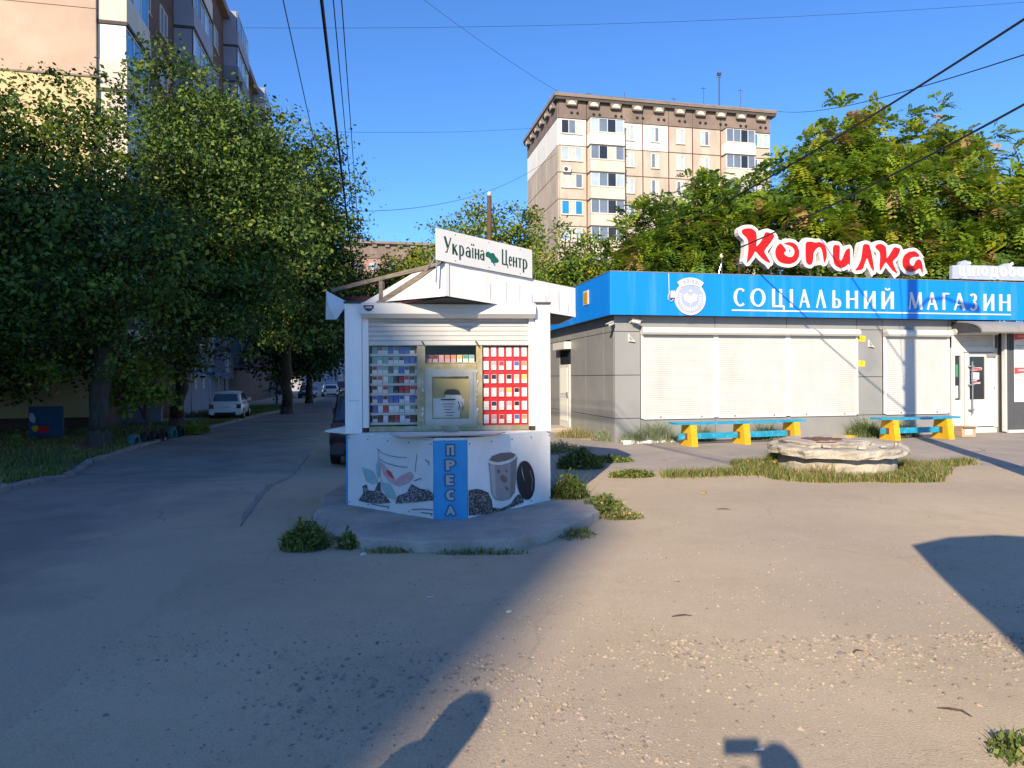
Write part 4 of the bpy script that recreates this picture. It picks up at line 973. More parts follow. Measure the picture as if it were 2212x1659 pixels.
def inside(p, poly):
    c = False; n_ = len(poly)
    for i in range(n_):
        (x1, y1), (x2, y2) = poly[i], poly[(i + 1) % n_]
        if (y1 > p[1]) != (y2 > p[1]) and p[0] < (x2 - x1) * (p[1] - y1) / (y2 - y1) + x1: c = not c
    return c
m_ = MB()
for hp in (heapL, heapR):
    for k in range(260):
        p = (RR.uniform(555, 1026), RR.uniform(475, 612))
        if inside(p, hp):
            a = RR.uniform(0, PI); l_ = RR.uniform(4, 10)
            m_.ribbon(FL_, [lp(p[0] - l_ * math.cos(a), p[1] - l_ * math.sin(a)), lp(p[0] + l_ * math.cos(a), p[1] + l_ * math.sin(a))], .006, PF + .0034, .0008 + .000004 * k)
m_.build('printed_tea_leaves', 'print_grey', bl, kind='stuff')
m_ = MB()
for p in ([(640, 612), (700, 625), (760, 632)], [(900, 650), (960, 645), (1024, 650)], [(955, 668), (990, 672), (1024, 676)]): m_.ribbon(FL_, [lp(*q) for q in p], .012, PF, .001)
m_.build('scuff_marks', 'print_line', bl, kind='stuff')
# coffee picture on the right banner
pr(FR_, rp, [(1330, 335), (1338, 430), (1345, 545), (1368, 590), (1405, 600), (1450, 590), (1485, 545), (1492, 430), (1500, 305), (1460, 345), (1400, 352)], 'printed_cup', 'print_taupe', 0, br)
pr(FR_, rp, [(1334, 350), (1362, 356), (1372, 585), (1350, 555), (1340, 440)], 'printed_cup_light', 'print_taupe_light', 1, br)
pr(FR_, rp, [(1462, 345), (1499, 312), (1492, 430), (1485, 543), (1455, 586)], 'printed_cup_dark', 'print_taupe_dark', 1, br)
m_ = MB(); m_.ribbon(FR_, [rp(*q) for q in [(1330, 338), (1360, 350), (1400, 353), (1450, 340), (1482, 318), (1498, 298)]], .018, PF + .0016, .0012); m_.build('printed_rim', 'sign_white', br)
pr(FR_, rp, [(1335, 325), (1350, 298), (1400, 280), (1460, 277), (1490, 292), (1475, 312), (1430, 332), (1380, 340)], 'printed_coffee', 'print_brown', 2, br)
for cx0, cy0, s_ in ((1415, 452, 1.0), (1386, 402, .5), (1435, 516, .5), (1432, 400, .35)):
    pr(FR_, rp, [(cx0 - 20 * s_, cy0 - 18 * s_), (cx0 - 5 * s_, cy0 - 30 * s_), (cx0 + 18 * s_, cy0 - 8 * s_), (cx0 + 22 * s_, cy0 + 18 * s_), (cx0 + 5 * s_, cy0 + 28 * s_), (cx0 - 15 * s_, cy0 + 8 * s_)], 'printed_bean', 'print_brown', 2, br)
lid = [(1555 + 58 * math.cos(a) - 8 * math.sin(a), 465 - 130 * math.sin(a)) for a in np.linspace(0, 2 * PI, 24)[:-1]]
pr(FR_, rp, lid, 'printed_lid', 'dark', 1, br)
m_ = MB(); m_.ribbon(FR_, [rp(*q) for q in [(1526, 375), (1532, 420), (1545, 470)]], [.004, .014, .003], PF + .0034, .001); m_.ribbon(FR_, [rp(*q) for q in [(1580, 400), (1596, 460), (1590, 530)]], .004, PF + .0034, .001); m_.build('printed_highlight', 'print_grey', br)
heap1 = [(1218, 690), (1218, 520), (1260, 512), (1290, 520), (1325, 540), (1345, 590), (1350, 640), (1400, 650), (1460, 620), (1500, 560), (1530, 555), (1540, 610), (1460, 645), (1360, 680)]
pr(FR_, rp, heap1, 'printed_beans', 'print_bean', 1, br)
m_ = MB()
for k in range(420):
    p = (RR.uniform(1218, 1540), RR.uniform(512, 690))
    if inside(p, heap1):
        a = RR.uniform(0, PI); l_ = RR.uniform(3, 6); m_.ribbon(FR_, [rp(p[0] - l_ * math.cos(a), p[1] - l_ * math.sin(a)), rp(p[0] + l_ * math.cos(a), p[1] + l_ * math.sin(a))], .008, PF + .0034, .0008 + .000004 * k)
m_.build('bean_highlights', 'print_taupe', br, kind='stuff')
# columns, shutter housing, curtain, guides
YF = .0
for a, b in ((-1.26, -1.06), (1.06, 1.245)):
    m_ = MB(); m_.box(a, b, YF - .06, .62, ZT - .005, 2.56); c_ = m_.build('column', 'white_paint', KI); bx('column_cap', 'dark_grey', a - .01, b + .01, YF - .08, .6, 2.561, 2.585, c_)
bx('graffiti_smudge', 'text_grey', -1.22, -1.09, YF - .0625, YF - .0605, 1.38, 1.385, KI)
hs = MB(); hs.loft([[(xx, YF + .18, 2.40), (xx, YF - .10, 2.38), (xx, YF - .16, 2.43), (xx, YF - .16, 2.545), (xx, YF - .12, 2.565), (xx, YF + .18, 2.565)] for xx in (-1.055, 1.055)]); h_ = hs.build('shutter_housing', 'pvc_white', KI)
FH = Fr((0, YF - .16, 0), (1, 0, 0))
m_ = MB(); m_.poly(FH, [(-1.02, 2.53), (-1.02, 2.50), (-.99, 2.465), (-.96, 2.455), (-.93, 2.465), (-.90, 2.50), (-.90, 2.53)], .002, .004); sg = m_.build('security_sticker', 'ink', h_)
m_ = MB(); m_.rect(FH, -1.0, -.92, 2.495, 2.512, .0075, .001); m_.build('sticker_print', 'print_grey', sg)
bx('rating_label', 'brass_frame', -1.03, -.92, YF - .118, YF - .108, 2.386, 2.398, h_) if False else None
cu = MB(); z0, z1 = 2.05, 2.40; n_ = 6; prof = []
for i in range(n_):
    dz = (z1 - z0) / n_; z = z0 + i * dz; prof += [(z + dz * .03, .006), (z + dz * .2, -.008), (z + dz * .85, -.008), (z + dz * .97, .006)]
vs_ = []
for z, d in prof: vs_ += [(-.985, YF + .02 + d, z), (.985, YF + .02 + d, z)]
cu.add(vs_, [(2 * i, 2 * i + 1, 2 * i + 3, 2 * i + 2) for i in range(len(prof) - 1)]); cto = cu.build('shutter_curtain', 'shutter_white', KI)
for x in (-.335, .325):
    m_ = MB(); m_.tube([(x, YF - .0, 2.10), (x + .012, YF - .05, 2.085), (x + .022, YF - .055, 2.065)], .010, 6); m_.build('shutter_stop', 'dark_grey', cto)
for a, b in ((-1.055, -.985), (.985, 1.055)):
    bx('guide_rail', 'white_paint', a, b, YF - .03, YF + .07, ZT + .06, 2.395, KI)
for a in (-1.06, 1.0): bx('rail_foot', 'maroon', a, a + .06, YF - .04, YF + .06, ZT + .005, ZT + .058, KI)
# window frame: posts, rails, sill
yw = YF + .06
fr_ = MB()
fr_.box(-.40, -.35, yw - .04, yw + .04, 1.06, 2.05); fr_.box(-.35, -.30, yw - .03, yw + .04, 1.06, 2.05); fr_.box(.33, .36, yw - .03, yw + .04, 1.06, 2.05); fr_.box(.36, .405, yw - .04, yw + .04, 1.06, 2.05)
fr_.box(-.30, .33, yw - .035, yw + .04, 1.76, 1.83); fr_.box(-.985, .985, yw - .05, yw + .05, 1.0, 1.06)
wf = fr_.build('window_frame', 'brass_frame', KI)
m_ = MB()
for k in range(26):
    x = (.335 if k % 2 else -.335) + R.uniform(-.012, .012); z = R.uniform(1.1, 1.75); s_ = R.uniform(.008, .022)
    m_.poly(Fr((0, yw - .0415, 0), (1, 0, 0)), [(x - s_ * .5, z), (x + s_ * .4, z + .01), (x + s_ * .6, z + s_ * 2), (x - s_ * .3, z + s_ * 2.3)], .0004 * (k % 5), .001)
m_.build('peeled_tape', 'paper', wf, kind='stuff')
# serving hatch
hf = MB()
for x0, x1, z0, z1 in ((-.27, -.215, 1.08, 1.73), (.235, .29, 1.08, 1.73), (-.215, .235, 1.67, 1.73), (-.215, .235, 1.08, 1.15)): hf.box(x0, x1, yw - .06, yw + .0, z0, z1)
hf.box(-.30, -.27, yw - .045, yw, 1.06, 1.76); hf.box(.29, .33, yw - .045, yw, 1.06, 1.76); hf.box(-.27, .29, yw - .045, yw, 1.73, 1.76); hf.box(-.27, .29, yw - .045, yw, 1.06, 1.08)
hat = hf.build('serving_hatch', 'alu_frame', KI)
bx('hatch_backing', 'tan_inner', -.215, .235, yw - .008, yw - .002, 1.15, 1.67, hat)
FG = Fr((0, yw - .008, 0), (1, 0, 0))
m_ = MB(); m_.poly(FG, [(-.075, 1.45), (-.06, 1.49), (-.03, 1.51), (.05, 1.515), (.11, 1.50), (.135, 1.45)], .002, .02); m_.build('dark_cap', 'dark_grey', hat)
m_ = MB(); m_.poly(FG, [(-.21, 1.16), (-.205, 1.40), (-.06, 1.405), (-.05, 1.44), (.14, 1.44), (.155, 1.40), (.18, 1.39), (.175, 1.30), (.13, 1.30), (.12, 1.16)], .004, .003); m_.build('price_sheet', 'paper', hat)
m_ = MB(); m_.poly(FG, [(-.21, 1.36), (.15, 1.375), (.15, 1.41), (-.20, 1.395)], .008, .002); m_.build('notice_strip', 'paper', hat)
m_ = MB(); m_.rect(FG, -.11, .07, 1.375, 1.393, .011, .001)
for k in range(5): m_.rect(FG, -.09 + .01 * k, .06 - .02 * (k % 3), 1.325 - .035 * k, 1.333 - .035 * k, .0085, .001)
m_.ribbon(FG, [(.105, 1.36), (.12, 1.31), (.11, 1.25)], .012, .0085, .001); m_.ribbon(FG, [(.145, 1.36), (.165, 1.31), (.16, 1.25)], .008, .0085, .001)
m_.build('notice_print', 'ink', hat)
gl = bpy.data.materials.new('hatch_pane'); gl.use_nodes = True; nt = gl.node_tree; b_ = nt.nodes['Principled BSDF']; b_.inputs['Roughness'].default_value = .03
b_.inputs['Base Color'].default_value = (.8, .85, .8, 1); b_.inputs['Transmission Weight'].default_value = 1; b_.inputs['IOR'].default_value = 1.05; MATS['hatch_pane'] = gl
# (thin panes: glossy film over clear)
mx = nt.nodes.new('ShaderNodeMixShader'); tp = nt.nodes.new('ShaderNodeBsdfTransparent'); gs = nt.nodes.new('ShaderNodeBsdfGlossy'); gs.inputs['Roughness'].default_value = .03
fz = nt.nodes.new('ShaderNodeFresnel'); fz.inputs['IOR'].default_value = 1.22
nt.links.new(fz.outputs[0], mx.inputs[0]); nt.links.new(tp.outputs[0], mx.inputs[1]); nt.links.new(gs.outputs[0], mx.inputs[2]); nt.links.new(mx.outputs[0], nt.nodes['Material Output'].inputs['Surface'])
bx('hatch_glass', 'hatch_pane', -.215, .235, yw - .038, yw - .034, 1.15, 1.67, hat)
bx('left_glass', 'hatch_pane', -.985, -.40, yw - .012, yw - .008, 1.06, 2.05, wf); bx('right_glass', 'hatch_pane', .405, .985, yw - .012, yw - .008, 1.06, 2.05, wf); bx('top_glass', 'hatch_pane', -.30, .33, yw - .012, yw - .008, 1.83, 2.05, wf)
# display interior: side walls, back walls
ins = MB(); ins.box(-1.05, -.985, yw + .05, yw + .32, 1.0, 2.42); ins.box(.985, 1.05, yw + .05, yw + .32, 1.0, 2.42); ins.box(-.985, .985, yw + .05, yw + .32, 2.3, 2.4); ins.box(-.985, .985, yw + .05, yw + .32, .995, 1.02)
ins.build('display_lining', 'dark_grey', KI)
bx('display_back', 'dark', -.985, -.38, yw + .20, yw + .22, 1.02, 2.3, KI); bx('display_back', 'dark', -.38, .40, yw + .30, yw + .32, 1.02, 2.3, KI)
bx('red_display_board', 'red_board', .40, .985, yw + .03, yw + .05, 1.0, 2.04, KI)
bx('display_divider', 'dark_grey', -.375, -.365, yw + .05, yw + .30, 1.02, 2.3, KI)
for r in range(8):
    bx('display_shelf', 'shutter_white', -.98, -.385, yw + .035, yw + .2, 1.075 + r * .1215, 1.075 + r * .1215 + .03, KI)
bx('display_shelf', 'brass_frame', -.36, .39, yw + .05, yw + .28, 1.835, 1.85, KI)
# cigarette packs: every pack its own thing (shared mesh per colour pair)
_pk = {}
def pack(label, x, y, z, w_, h_, body, top, group, lines=True, lean=0.0):
    k = (round(w_, 3), round(h_, 3), body, top, lines)
    if k not in _pk:
        b = MB(); b.box(-w_ / 2, w_ / 2, -.011, .011, 0, h_, 0)
        b.box(-w_ / 2 + .003, w_ / 2 - .003, -.0125, -.0112, h_ * .48, h_ * .97, 1)
        if lines:
            for q in (.1, .2, .3): b.box(-w_ * .38, w_ * .38, -.0122, -.0112, h_ * q, h_ * q + h_ * .025, 2)
        o = b.build('cigarette_pack', [body, top, 'text_grey']); _pk[k] = o.data; bpy.data.objects.remove(o)
    o = inst('cigarette_pack', _pk[k], KI.matrix_basis @ V3((x, y, z)), None, KA + lean, label=label, cat='pack', group=group)
    return o
CN = dict(pack_white='white', pack_red='red', pack_blue='blue', pack_navy='navy', pack_black='black', pack_green='green', pack_teal='teal', pack_wine='wine-red', pack_gold='gold', pack_orange='orange', pack_pink='pink')
bpy.context.view_layer.update()
KI.matrix_basis = KI.matrix_basis
RP = random.Random(21)
rows_r = [['pack_white'] * 6, ['pack_white', 'pack_pink', 'pack_red', 'pack_white', 'pack_blue', 'pack_orange'], ['pack_navy', 'pack_black', 'pack_white', 'pack_black', 'pack_pink', 'pack_gold'],
          ['pack_white', 'pack_white', 'pack_pink', 'pack_gold', 'pack_black', 'pack_white'], ['pack_white', 'pack_navy', 'pack_white', 'pack_pink', 'pack_black', 'pack_white'], ['pack_white', 'pack_pink', 'pack_red', 'pack_white', 'pack_blue', 'pack_orange']]
for r in range(6):
    for c in range(6):
        t = rows_r[r][c]; z = 1.918 - r * .167
        pack('%s topped cigarette pack, %s from left in %s row of red display' % (CN[t], ORD[c], ORD[r]), .455 + c * .0955, yw + .017, z, .062, .108, 'pack_white', t, 'packs on the red display')
cols = ['pack_white', 'pack_red', 'pack_blue', 'pack_navy', 'pack_black', 'pack_green', 'pack_teal', 'pack_wine', 'pack_wine', 'pack_red', 'pack_black', 'pack_navy']
for r in range(8):
    x = -.955; c = 0; zs = 1.105 + (7 - r) * .1215; w_ = .060
    base = RP.choice(cols)
    while x < -.42 and c < 9:
        t = base if RP.random() < .35 else RP.choice(cols); bd = 'pack_white' if RP.random() < .4 else t
        pack('%s cigarette pack, %s from left on %s shelf of left display' % (CN[t], ORD[c], ORD[r]), x + w_ / 2, yw + .06 + RP.uniform(0, .012), zs + .0006, w_, .086, bd, t, 'packs on the left shelves', True, RP.uniform(-.08, .08))
        x += w_ + RP.uniform(.003, .009); c += 1
for c in range(8):
    t = ['pack_wine', 'pack_wine', 'pack_pink', 'pack_orange', 'pack_orange', 'pack_gold', 'pack_green', 'pack_teal'][c]
    pack('%s cigarette pack, %s from left above the serving hatch' % (CN[t], ORD[c]), -.255 + c * .076, yw + .09, 1.8505, .064, .09, 'pack_pink' if c < 5 else 'pack_white', t, 'packs above the hatch', False)
# white counter tray lying on the counter
TR = thing('counter_tray', 'thin white plastic tray lying on the kiosk counter below the hatch', 'tray', KI.matrix_basis @ V3((-.02, -.70, ZT + .006)), KA)
m_ = MB(); m_.loft([[(-.52, -.28, .018), (.50, -.27, .022), (.66, .10, .018), (.50, .30, .0), (-.48, .30, .0), (-.66, .10, .016)], [(-.54, -.30, .036), (.52, -.29, .04), (.68, .10, .036), (.51, .31, .02), (-.49, .31, .02), (-.68, .10, .034)]]); m_.build('tray_sheet', 'sign_white', TR)
m_ = MB()
for x, y in ((-.4, .2), (.4, .2), (-.1, -.15), (.15, -.15)): m_.box(x - .02, x + .02, y - .02, y + .02, -.002, .019)
m_.build('tray_feet', 'dark_grey', TR, kind='stuff')
sf = MB(); sf.hexa([(-1.52, .05, 1.0), (-1.262, -.02, .98), (-1.262, .4, .98), (-1.5, .35, 1.0), (-1.52, .05, 1.02), (-1.262, -.02, 1.06), (-1.262, .4, 1.06), (-1.5, .35, 1.02)]); sf.build('side_shelf', 'sign_white', KI)
m_ = MB(); m_.box(-.05, .12, .12, .22, .0365, .041); m_.build('coin_mat', 'print_line', TR)
# ------------------------------------------------------------------ canopy
CT, CRr, CL_ = (-.03, -.60), (1.69, .65), (-1.53, .64)
zb, zt = 2.59, 2.98                         # at the tip; both edges fall towards the ends
DR = -.125
def frame3(a, b, dz):
    u = V3((b[0] - a[0], b[1] - a[1], 0)); n_ = V3((u.y, -u.x, 0)); f = Fr((a[0], a[1], 0), u, n_); f.u = f.u + V3((0, 0, dz / u.length)); return f, u.length
FR2, LR = frame3(CT, CRr, DR); FL2, LL = frame3(CL_, CT, -DR); FL2.o.z += DR
bk = [(1.69, .65), (1.69, 1.9), (1.0, 2.7), (-.9, 2.7), (-1.53, 1.9), (-1.53, .64), (-.03, -.57)]
m_ = MB(); m_.loft([[(x * .985, y * .985 + .01, 2.47 + .11 * (y < 0)) for x, y in bk], [(x * .985, y * .985 + .01, 2.50 + .11 * (y < 0)) for x, y in bk]]); 
m_.build('roof', 'dark', KI)
m_ = MB(); m_.hexa([(-1.48, .72, 2.53), (-.6, .05, 2.60), (-.3, .9, 2.80), (-1.35, 1.9, 2.62), (-1.48, .72, 2.55), (-.6, .05, 2.62), (-.3, .9, 2.82), (-1.35, 1.9, 2.64)]); m_.build('roof_sheet', 'maroon', KI)
m_ = MB(); m_.box(-1.2, 1.2, .63, 2.0, 2.625, 2.66); m_.build('ceiling_board', 'dark', KI)
cr = sheet(FR2, LR, zb, zt, 'right_fascia', 'banner_dirty', .006, .004)
m_ = MB()
for t in (.30, .42, .52, .62, .74, .85, .93):
    a = LR * t; h0 = R.uniform(.3, .7); m_.ribbon(FR2, [(a, zb + .04), (a + R.uniform(-.01, .01), zb + .04 + (zt - zb) * h0)], .004, .0168, .001)
m_.build('fascia_seams', 'print_grey', cr)
m_ = MB(); m_.ribbon(FR2, [(.0, zb), (.0, zt)], .05, .012, .012); m_.build('corner_strip', 'sign_white', cr)
def lpnl(pts, name, m, off=.004, d=.004, par=KI):
    b = MB(); b.poly(FL2, [(LL * (1 - u), zb + v * (zt - zb)) for u, v in pts], off, d); return b.build(name, m, par)
wdg = MB(); nu, nv = 16, 10; vs_ = []
for j in range(nv + 1):
    for i in range(nu + 1):
        v = j / nv; u = (i / nu) * (.48 * (1 - v) + .012); a = LL * (1 - u); d = .006 + .008 * (1 + noise.noise((u * 9, v * 3, 2)))
        vs_.append(FL2.p(a, zb + .06 * (u / .47) * (1 - v) + v * (zt - zb), d))
wdg.add(vs_, [(j * (nu + 1) + i, (j + 1) * (nu + 1) + i, (j + 1) * (nu + 1) + i + 1, j * (nu + 1) + i + 1) for j in range(nv) for i in range(nu)]); wdg.build('torn_fascia', 'banner_dirty', KI, smooth=True)
lpnl([(.03, 1.0), (.115, .985), (.64, .11), (.50, .09)], 'brace_board', 'old_wood', -.012, .02)
lpnl([(.115, .98), (.21, .985), (.52, .56), (.82, .14), (.64, .11)], 'loose_strip', 'banner_white', -.03, .003)
m_ = MB(); m_.ribbon(FL2, [(-.02, zt - .045), (LL * .5, zt - .02), (LL, zt - .0)], .05, -.06, .05); m_.build('top_rail', 'old_wood', KI)
m_ = MB(); m_.ribbon(FL2, [(LL * .45, zb + .06), (LL * .45, zt - .03)], .06, -.055, .04); m_.build('frame_post', 'old_wood', KI)
m_ = MB(); m_.ribbon(FL2, [(.0, zb + .03), (LL, zb + .03)], .05, -.06, .045); m_.build('bottom_rail', 'maroon', KI)
m_ = MB(); m_.hexa([FL2.p(.02, zb + .05, -.12), FL2.p(LL * .42, zb + .05, -.10), FL2.p(LL * .42, zb + .06, -.09), FL2.p(.02, zb + .06, -.11), FL2.p(.02, zb + .27, -.14), FL2.p(LL * .42, zb + .16, -.12), FL2.p(LL * .42, zb + .16, -.11), FL2.p(.02, zb + .27, -.13)]); m_.build('inner_board', 'maroon', KI)
q = [FL2.p(-.09, zb + .35, .02), FL2.p(-.09, zb - .03, .03), FL2.p(.14, zb - .06, .05), FL2.p(.31, zb + .14, .0), FL2.p(.03, zb + .1, .07)]
m_ = MB(); m_.add(q, [(0, 1, 4), (1, 2, 4), (2, 3, 4), (3, 0, 4)]); m_.add([p - FL2.n * .005 for p in q], [(4, 1, 0), (4, 2, 1), (4, 3, 2), (4, 0, 3)]); m_.build('loose_flap', 'banner_white', KI)
for a, b in (((1.69, .65), (1.69, 1.9)), ((1.69, 1.9), (1.0, 2.7))):
    f2, l2 = frame2(a, b); m_ = MB(); m_.rect(f2, .0, l2, zb + DR, zt + DR, -.01, .01); m_.build('side_fascia', 'banner_dirty', KI)
# newspaper sign standing along the right edge of the canopy
SG = thing('kiosk_sign', 'white newspaper sign with dark green lettering standing on the kiosk canopy', 'sign', (-.77, 8.4, 0), KA)
f3 = Fr(FR2.o, V3((FR2.u.x, FR2.u.y, 0)), FR2.n); f3.u = f3.u + V3((0, 0, -.052)); s0, s1 = -.165, 1.305; zs0, zs1 = 2.975, 3.335
m_ = MB(); m_.rect(f3, s0, s1, zs0, zs1, .03, .012); bd = m_.build('sign_board', 'sign_white', SG)
LT = [('У', -.063, .043), ('к', .057, .137), ('р', .156, .225), ('а', .247, .321), ('ї', .33, .373), ('н', .382, .45), ('а', .461, .527), ('Ц', .796, .903), ('е', .911, .965), ('н', .977, 1.047), ('т', 1.056, 1.132), ('р', 1.142, 1.22)]
for c, a, b in LT:
    m_ = MB(); draw_glyph(m_, f3, c, a, b, zs0 + .10, .185, .17, .07, .0425, .002); m_.build('sign_letter', 'green_text', bd)
mp_ = [(1618,700),(1628,680),(1645,673),(1665,685),(1690,678),(1705,685),(1712,705),(1735,725),(1748,745),(1740,765),(1720,775),(1700,785),(1715,800),(1705,808),(1695,795),(1680,775),(1668,785),(1672,770),(1660,745),(1640,735),(1620,730)]
m_ = MB(); m_.poly(f3, [(.547 + (x - 1618) / 132 * .209, zs0 + .065 + (808 - y) / 135 * .155 - (x - 1618) / 132 * .0) for x, y in mp_], .0425, .002); m_.build('country_map', 'green_map', bd)
m_ = MB()
for a in (.1, .6, 1.1): 
    for v in (zs0 + .03, zs1 - .03): m_.poly(f3, arc(a, v, .006, .006, 0, 300, 5), .0425, .003)
m_.build('screws', 'dark_grey', bd, kind='stuff')
for a in (-.12, .55, 1.2): 
    b = MB(); b.tube([f3.p(a, zt - .25, -.03), f3.p(a, zs1 - .05, .015)], .012, 6); b.build('sign_post', 'steel', SG)
b = MB(); b.tube([f3.p(-.15, zs0 + .04, -.01), f3.p(-.05, zt - .1, -.35)], .01, 6); b.build('sign_stay', 'steel', SG)
# ------------------------------------------------------------------ trees and plants
def mesh_np(name, verts, quads, mats, midx, parent=None, tris=None, **kw):
    """fast mesh of 4-vertex faces from numpy arrays"""
    me = bpy.data.meshes.new(name); nvt = len(verts); nf = len(quads)
    me.vertices.add(nvt); me.vertices.foreach_set('co', np.asarray(verts, np.float32).ravel())
    k = quads.shape[1]
    me.loops.add(nf * k); me.loops.foreach_set('vertex_index', np.asarray(quads, np.int32).ravel())
    me.polygons.add(nf); me.polygons.foreach_set('loop_start', np.arange(0, nf * k, k, dtype=np.int32))
    for m in mats: me.materials.append(MATS[m])
    me.polygons.foreach_set('material_index', np.asarray(midx, np.int32))
    me.update(calc_edges=True)
    o = bpy.data.objects.new(name, me); COL.objects.link(o)
    if parent is not None: o.parent = parent
    return tag(o, **kw)

def unit(rng, n_):
    v = rng.normal(size=(n_, 3)); return v / np.linalg.norm(v, axis=1, keepdims=True)

def blob_points(rng, blobs, n_, power=.42, amp=.85):
    B = np.array(blobs, float); vol = B[:, 3] * B[:, 4] * B[:, 5]
    idx = rng.choice(len(B), n_, p=vol / vol.sum()); d = unit(rng, n_); r = rng.random(n_) ** power
    ph = rng.uniform(0, 6.28, (len(B), 6)); k_ = rng.uniform(2.2, 5.5, (len(B), 6)); ax = unit(rng, len(B) * 6).reshape(len(B), 6, 3)
    lump = sum(np.sin(k_[idx, j] * (d * ax[idx, j]).sum(1) * 1.6 + ph[idx, j]) for j in range(6)) / 6
    r = r * (1 + amp * lump)      # lumpy outline with hollows
    c = B[idx, :3]; rad = B[idx, 3:6]
    return c + d * rad * r[:, None], d

def leaves(rng, pts, out, size, aspect=.62, droop=.25):
    """one rhombic leaf per point"""
    n_ = len(pts); nrm = unit(rng, n_) + out * .55 + np.array([0, 0, .55]); nrm /= np.linalg.norm(nrm, axis=1, keepdims=True)
    a = np.cross(nrm, unit(rng, n_)); a /= np.linalg.norm(a, axis=1, keepdims=True); a[:, 2] -= droop; a /= np.linalg.norm(a, axis=1, keepdims=True)
    b = np.cross(nrm, a); L = size * rng.uniform(.5, 1.5, n_)[:, None]; W = L * aspect * .5
    v = np.empty((n_, 4, 3)); v[:, 0] = pts; v[:, 1] = pts + a * L * .5 + b * W + nrm * L * .06; v[:, 2] = pts + a * L - nrm * L * .08; v[:, 3] = pts + a * L * .5 - b * W + nrm * L * .06
    return v.reshape(-1, 3), np.arange(n_ * 4).reshape(-1, 4)

def crown_simple(seed, blobs, nclump, per, spread, size, mats, wts, parent, droop=.25, cut=None):
    rng = np.random.default_rng(seed); c, o = blob_points(rng, blobs, nclump)
    if cut is not None: k = cut(c); c = c[k]; o = o[k]; nclump = len(c)
    n_ = nclump * per
    sp = spread * rng.uniform(.6, 1.4, nclump)
    off = rng.normal(size=(nclump, per, 3)) * sp[:, None, None] * np.array([1, 1, .55])
    pts = (c[:, None, :] + off).reshape(-1, 3); out = np.repeat(o, per, 0)
    v, q = leaves(rng, pts, out, size, droop=droop)
    cm = rng.choice(len(mats), nclump, p=wts); mi = np.where(rng.random(n_) < .6, np.repeat(cm, per), rng.choice(len(mats), n_, p=wts))
    return mesh_np('crown', v, q, mats, mi, parent)

def crown_fronds(seed, blobs, nfr, size, mats, wts, parent, pairs=7):
    """compound leaves: a drooping stalk with paired leaflets"""
    rng = np.random.default_rng(seed); ncl = nfr // 9
    c, o = blob_points(rng, blobs, ncl, .40, .45)
    c = np.repeat(c, 9, 0) + rng.normal(size=(ncl * 9, 3)) * .16; o = np.repeat(o, 9, 0); nfr = ncl * 9
    d = unit(rng, nfr) + o * .9; d[:, 2] += .05; d /= np.linalg.norm(d, axis=1, keepdims=True)
    L = size * rng.uniform(.7, 1.35, nfr)
    up = np.zeros_like(d); up[:, 2] = 1; side = np.cross(d, up) + rng.normal(size=d.shape) * .15; side /= np.linalg.norm(side, axis=1, keepdims=True)
    V = []; 
    for k in range(pairs):
        t = (k + .7) / pairs; p = c + d * (L * t)[:, None]; p[:, 2] -= L * .45 * t * t
        w_ = .42 * (1 - .55 * abs(t - .45) / .55)
        for s_ in (-1, 1):
            a = side * s_ + d * .45 + rng.normal(size=d.shape) * .12; a[:, 2] -= .18; a /= np.linalg.norm(a, axis=1, keepdims=True)
            b = np.cross(a, np.cross(d, side)); b /= np.linalg.norm(b, axis=1, keepdims=True)
            l = (L * w_)[:, None]; w2 = l * .24
            q = np.stack([p, p + a * l * .5 + b * w2, p + a * l, p + a * l * .5 - b * w2], 1); V.append(q)
    v = np.concatenate(V, 0); n_ = len(v)
    cm = np.repeat(rng.choice(len(mats), ncl, p=wts), 9)
    fm = np.where(rng.random(nfr) < .75, cm, rng.choice(len(mats), nfr, p=wts)); mi = np.tile(fm, pairs * 2)
    return mesh_np('crown', v.reshape(-1, 3), np.arange(n_ * 4).reshape(-1, 4), mats, mi, parent)

def trunk(seed, base, fork, r0, blobs, parent, m='bark', nb=9, twigs=2):
    rr = random.Random(seed); b = MB(); bs = V3(base); fk = V3(fork)
    def limb(p0, p1, ra, rb_, n_=6, wob=.08):
        pts = []; d = p1 - p0
        for i in range(n_ + 1):
            t = i / n_; w_ = wob * d.length * math.sin(PI * t)
            pts.append(p0 + d * t + V3((rr.uniform(-w_, w_), rr.uniform(-w_, w_), rr.uniform(0, w_))) * .6)
        b.tube(pts, [ra + (rb_ - ra) * i / n_ for i in range(n_ + 1)], 8 if ra > .08 else 5); return pts
    flare = [bs + V3((0, 0, -.3)), bs + V3((0, 0, .1))]
    b.tube([bs + V3((0, 0, -.3)), bs + V3((0, 0, .12)), bs + V3((0, 0, .5))], [r0 * 1.6, r0 * 1.3, r0 * 1.05], 10)
    limb(bs + V3((0, 0, .45)), fk, r0 * 1.05, r0 * .8, 6, .04)
    for k in range(nb):
        q = blobs[k % len(blobs)]; tgt = V3(q[:3]) + V3((rr.uniform(-.6, .6) * q[3], rr.uniform(-.6, .6) * q[4], rr.uniform(-.3, .7) * q[5]))
        pts = limb(fk + V3((0, 0, rr.uniform(-.5, .3))), tgt, r0 * rr.uniform(.35, .6), .02, 8, .10)
        for j in range(twigs):
            i = rr.randrange(3, 8); limb(pts[i], pts[i] + V3((rr.uniform(-1.4, 1.4), rr.uniform(-1.4, 1.4), rr.uniform(-.2, 1.2))), .035, .008, 4)
    return b.build('trunk', m, parent, smooth=True)

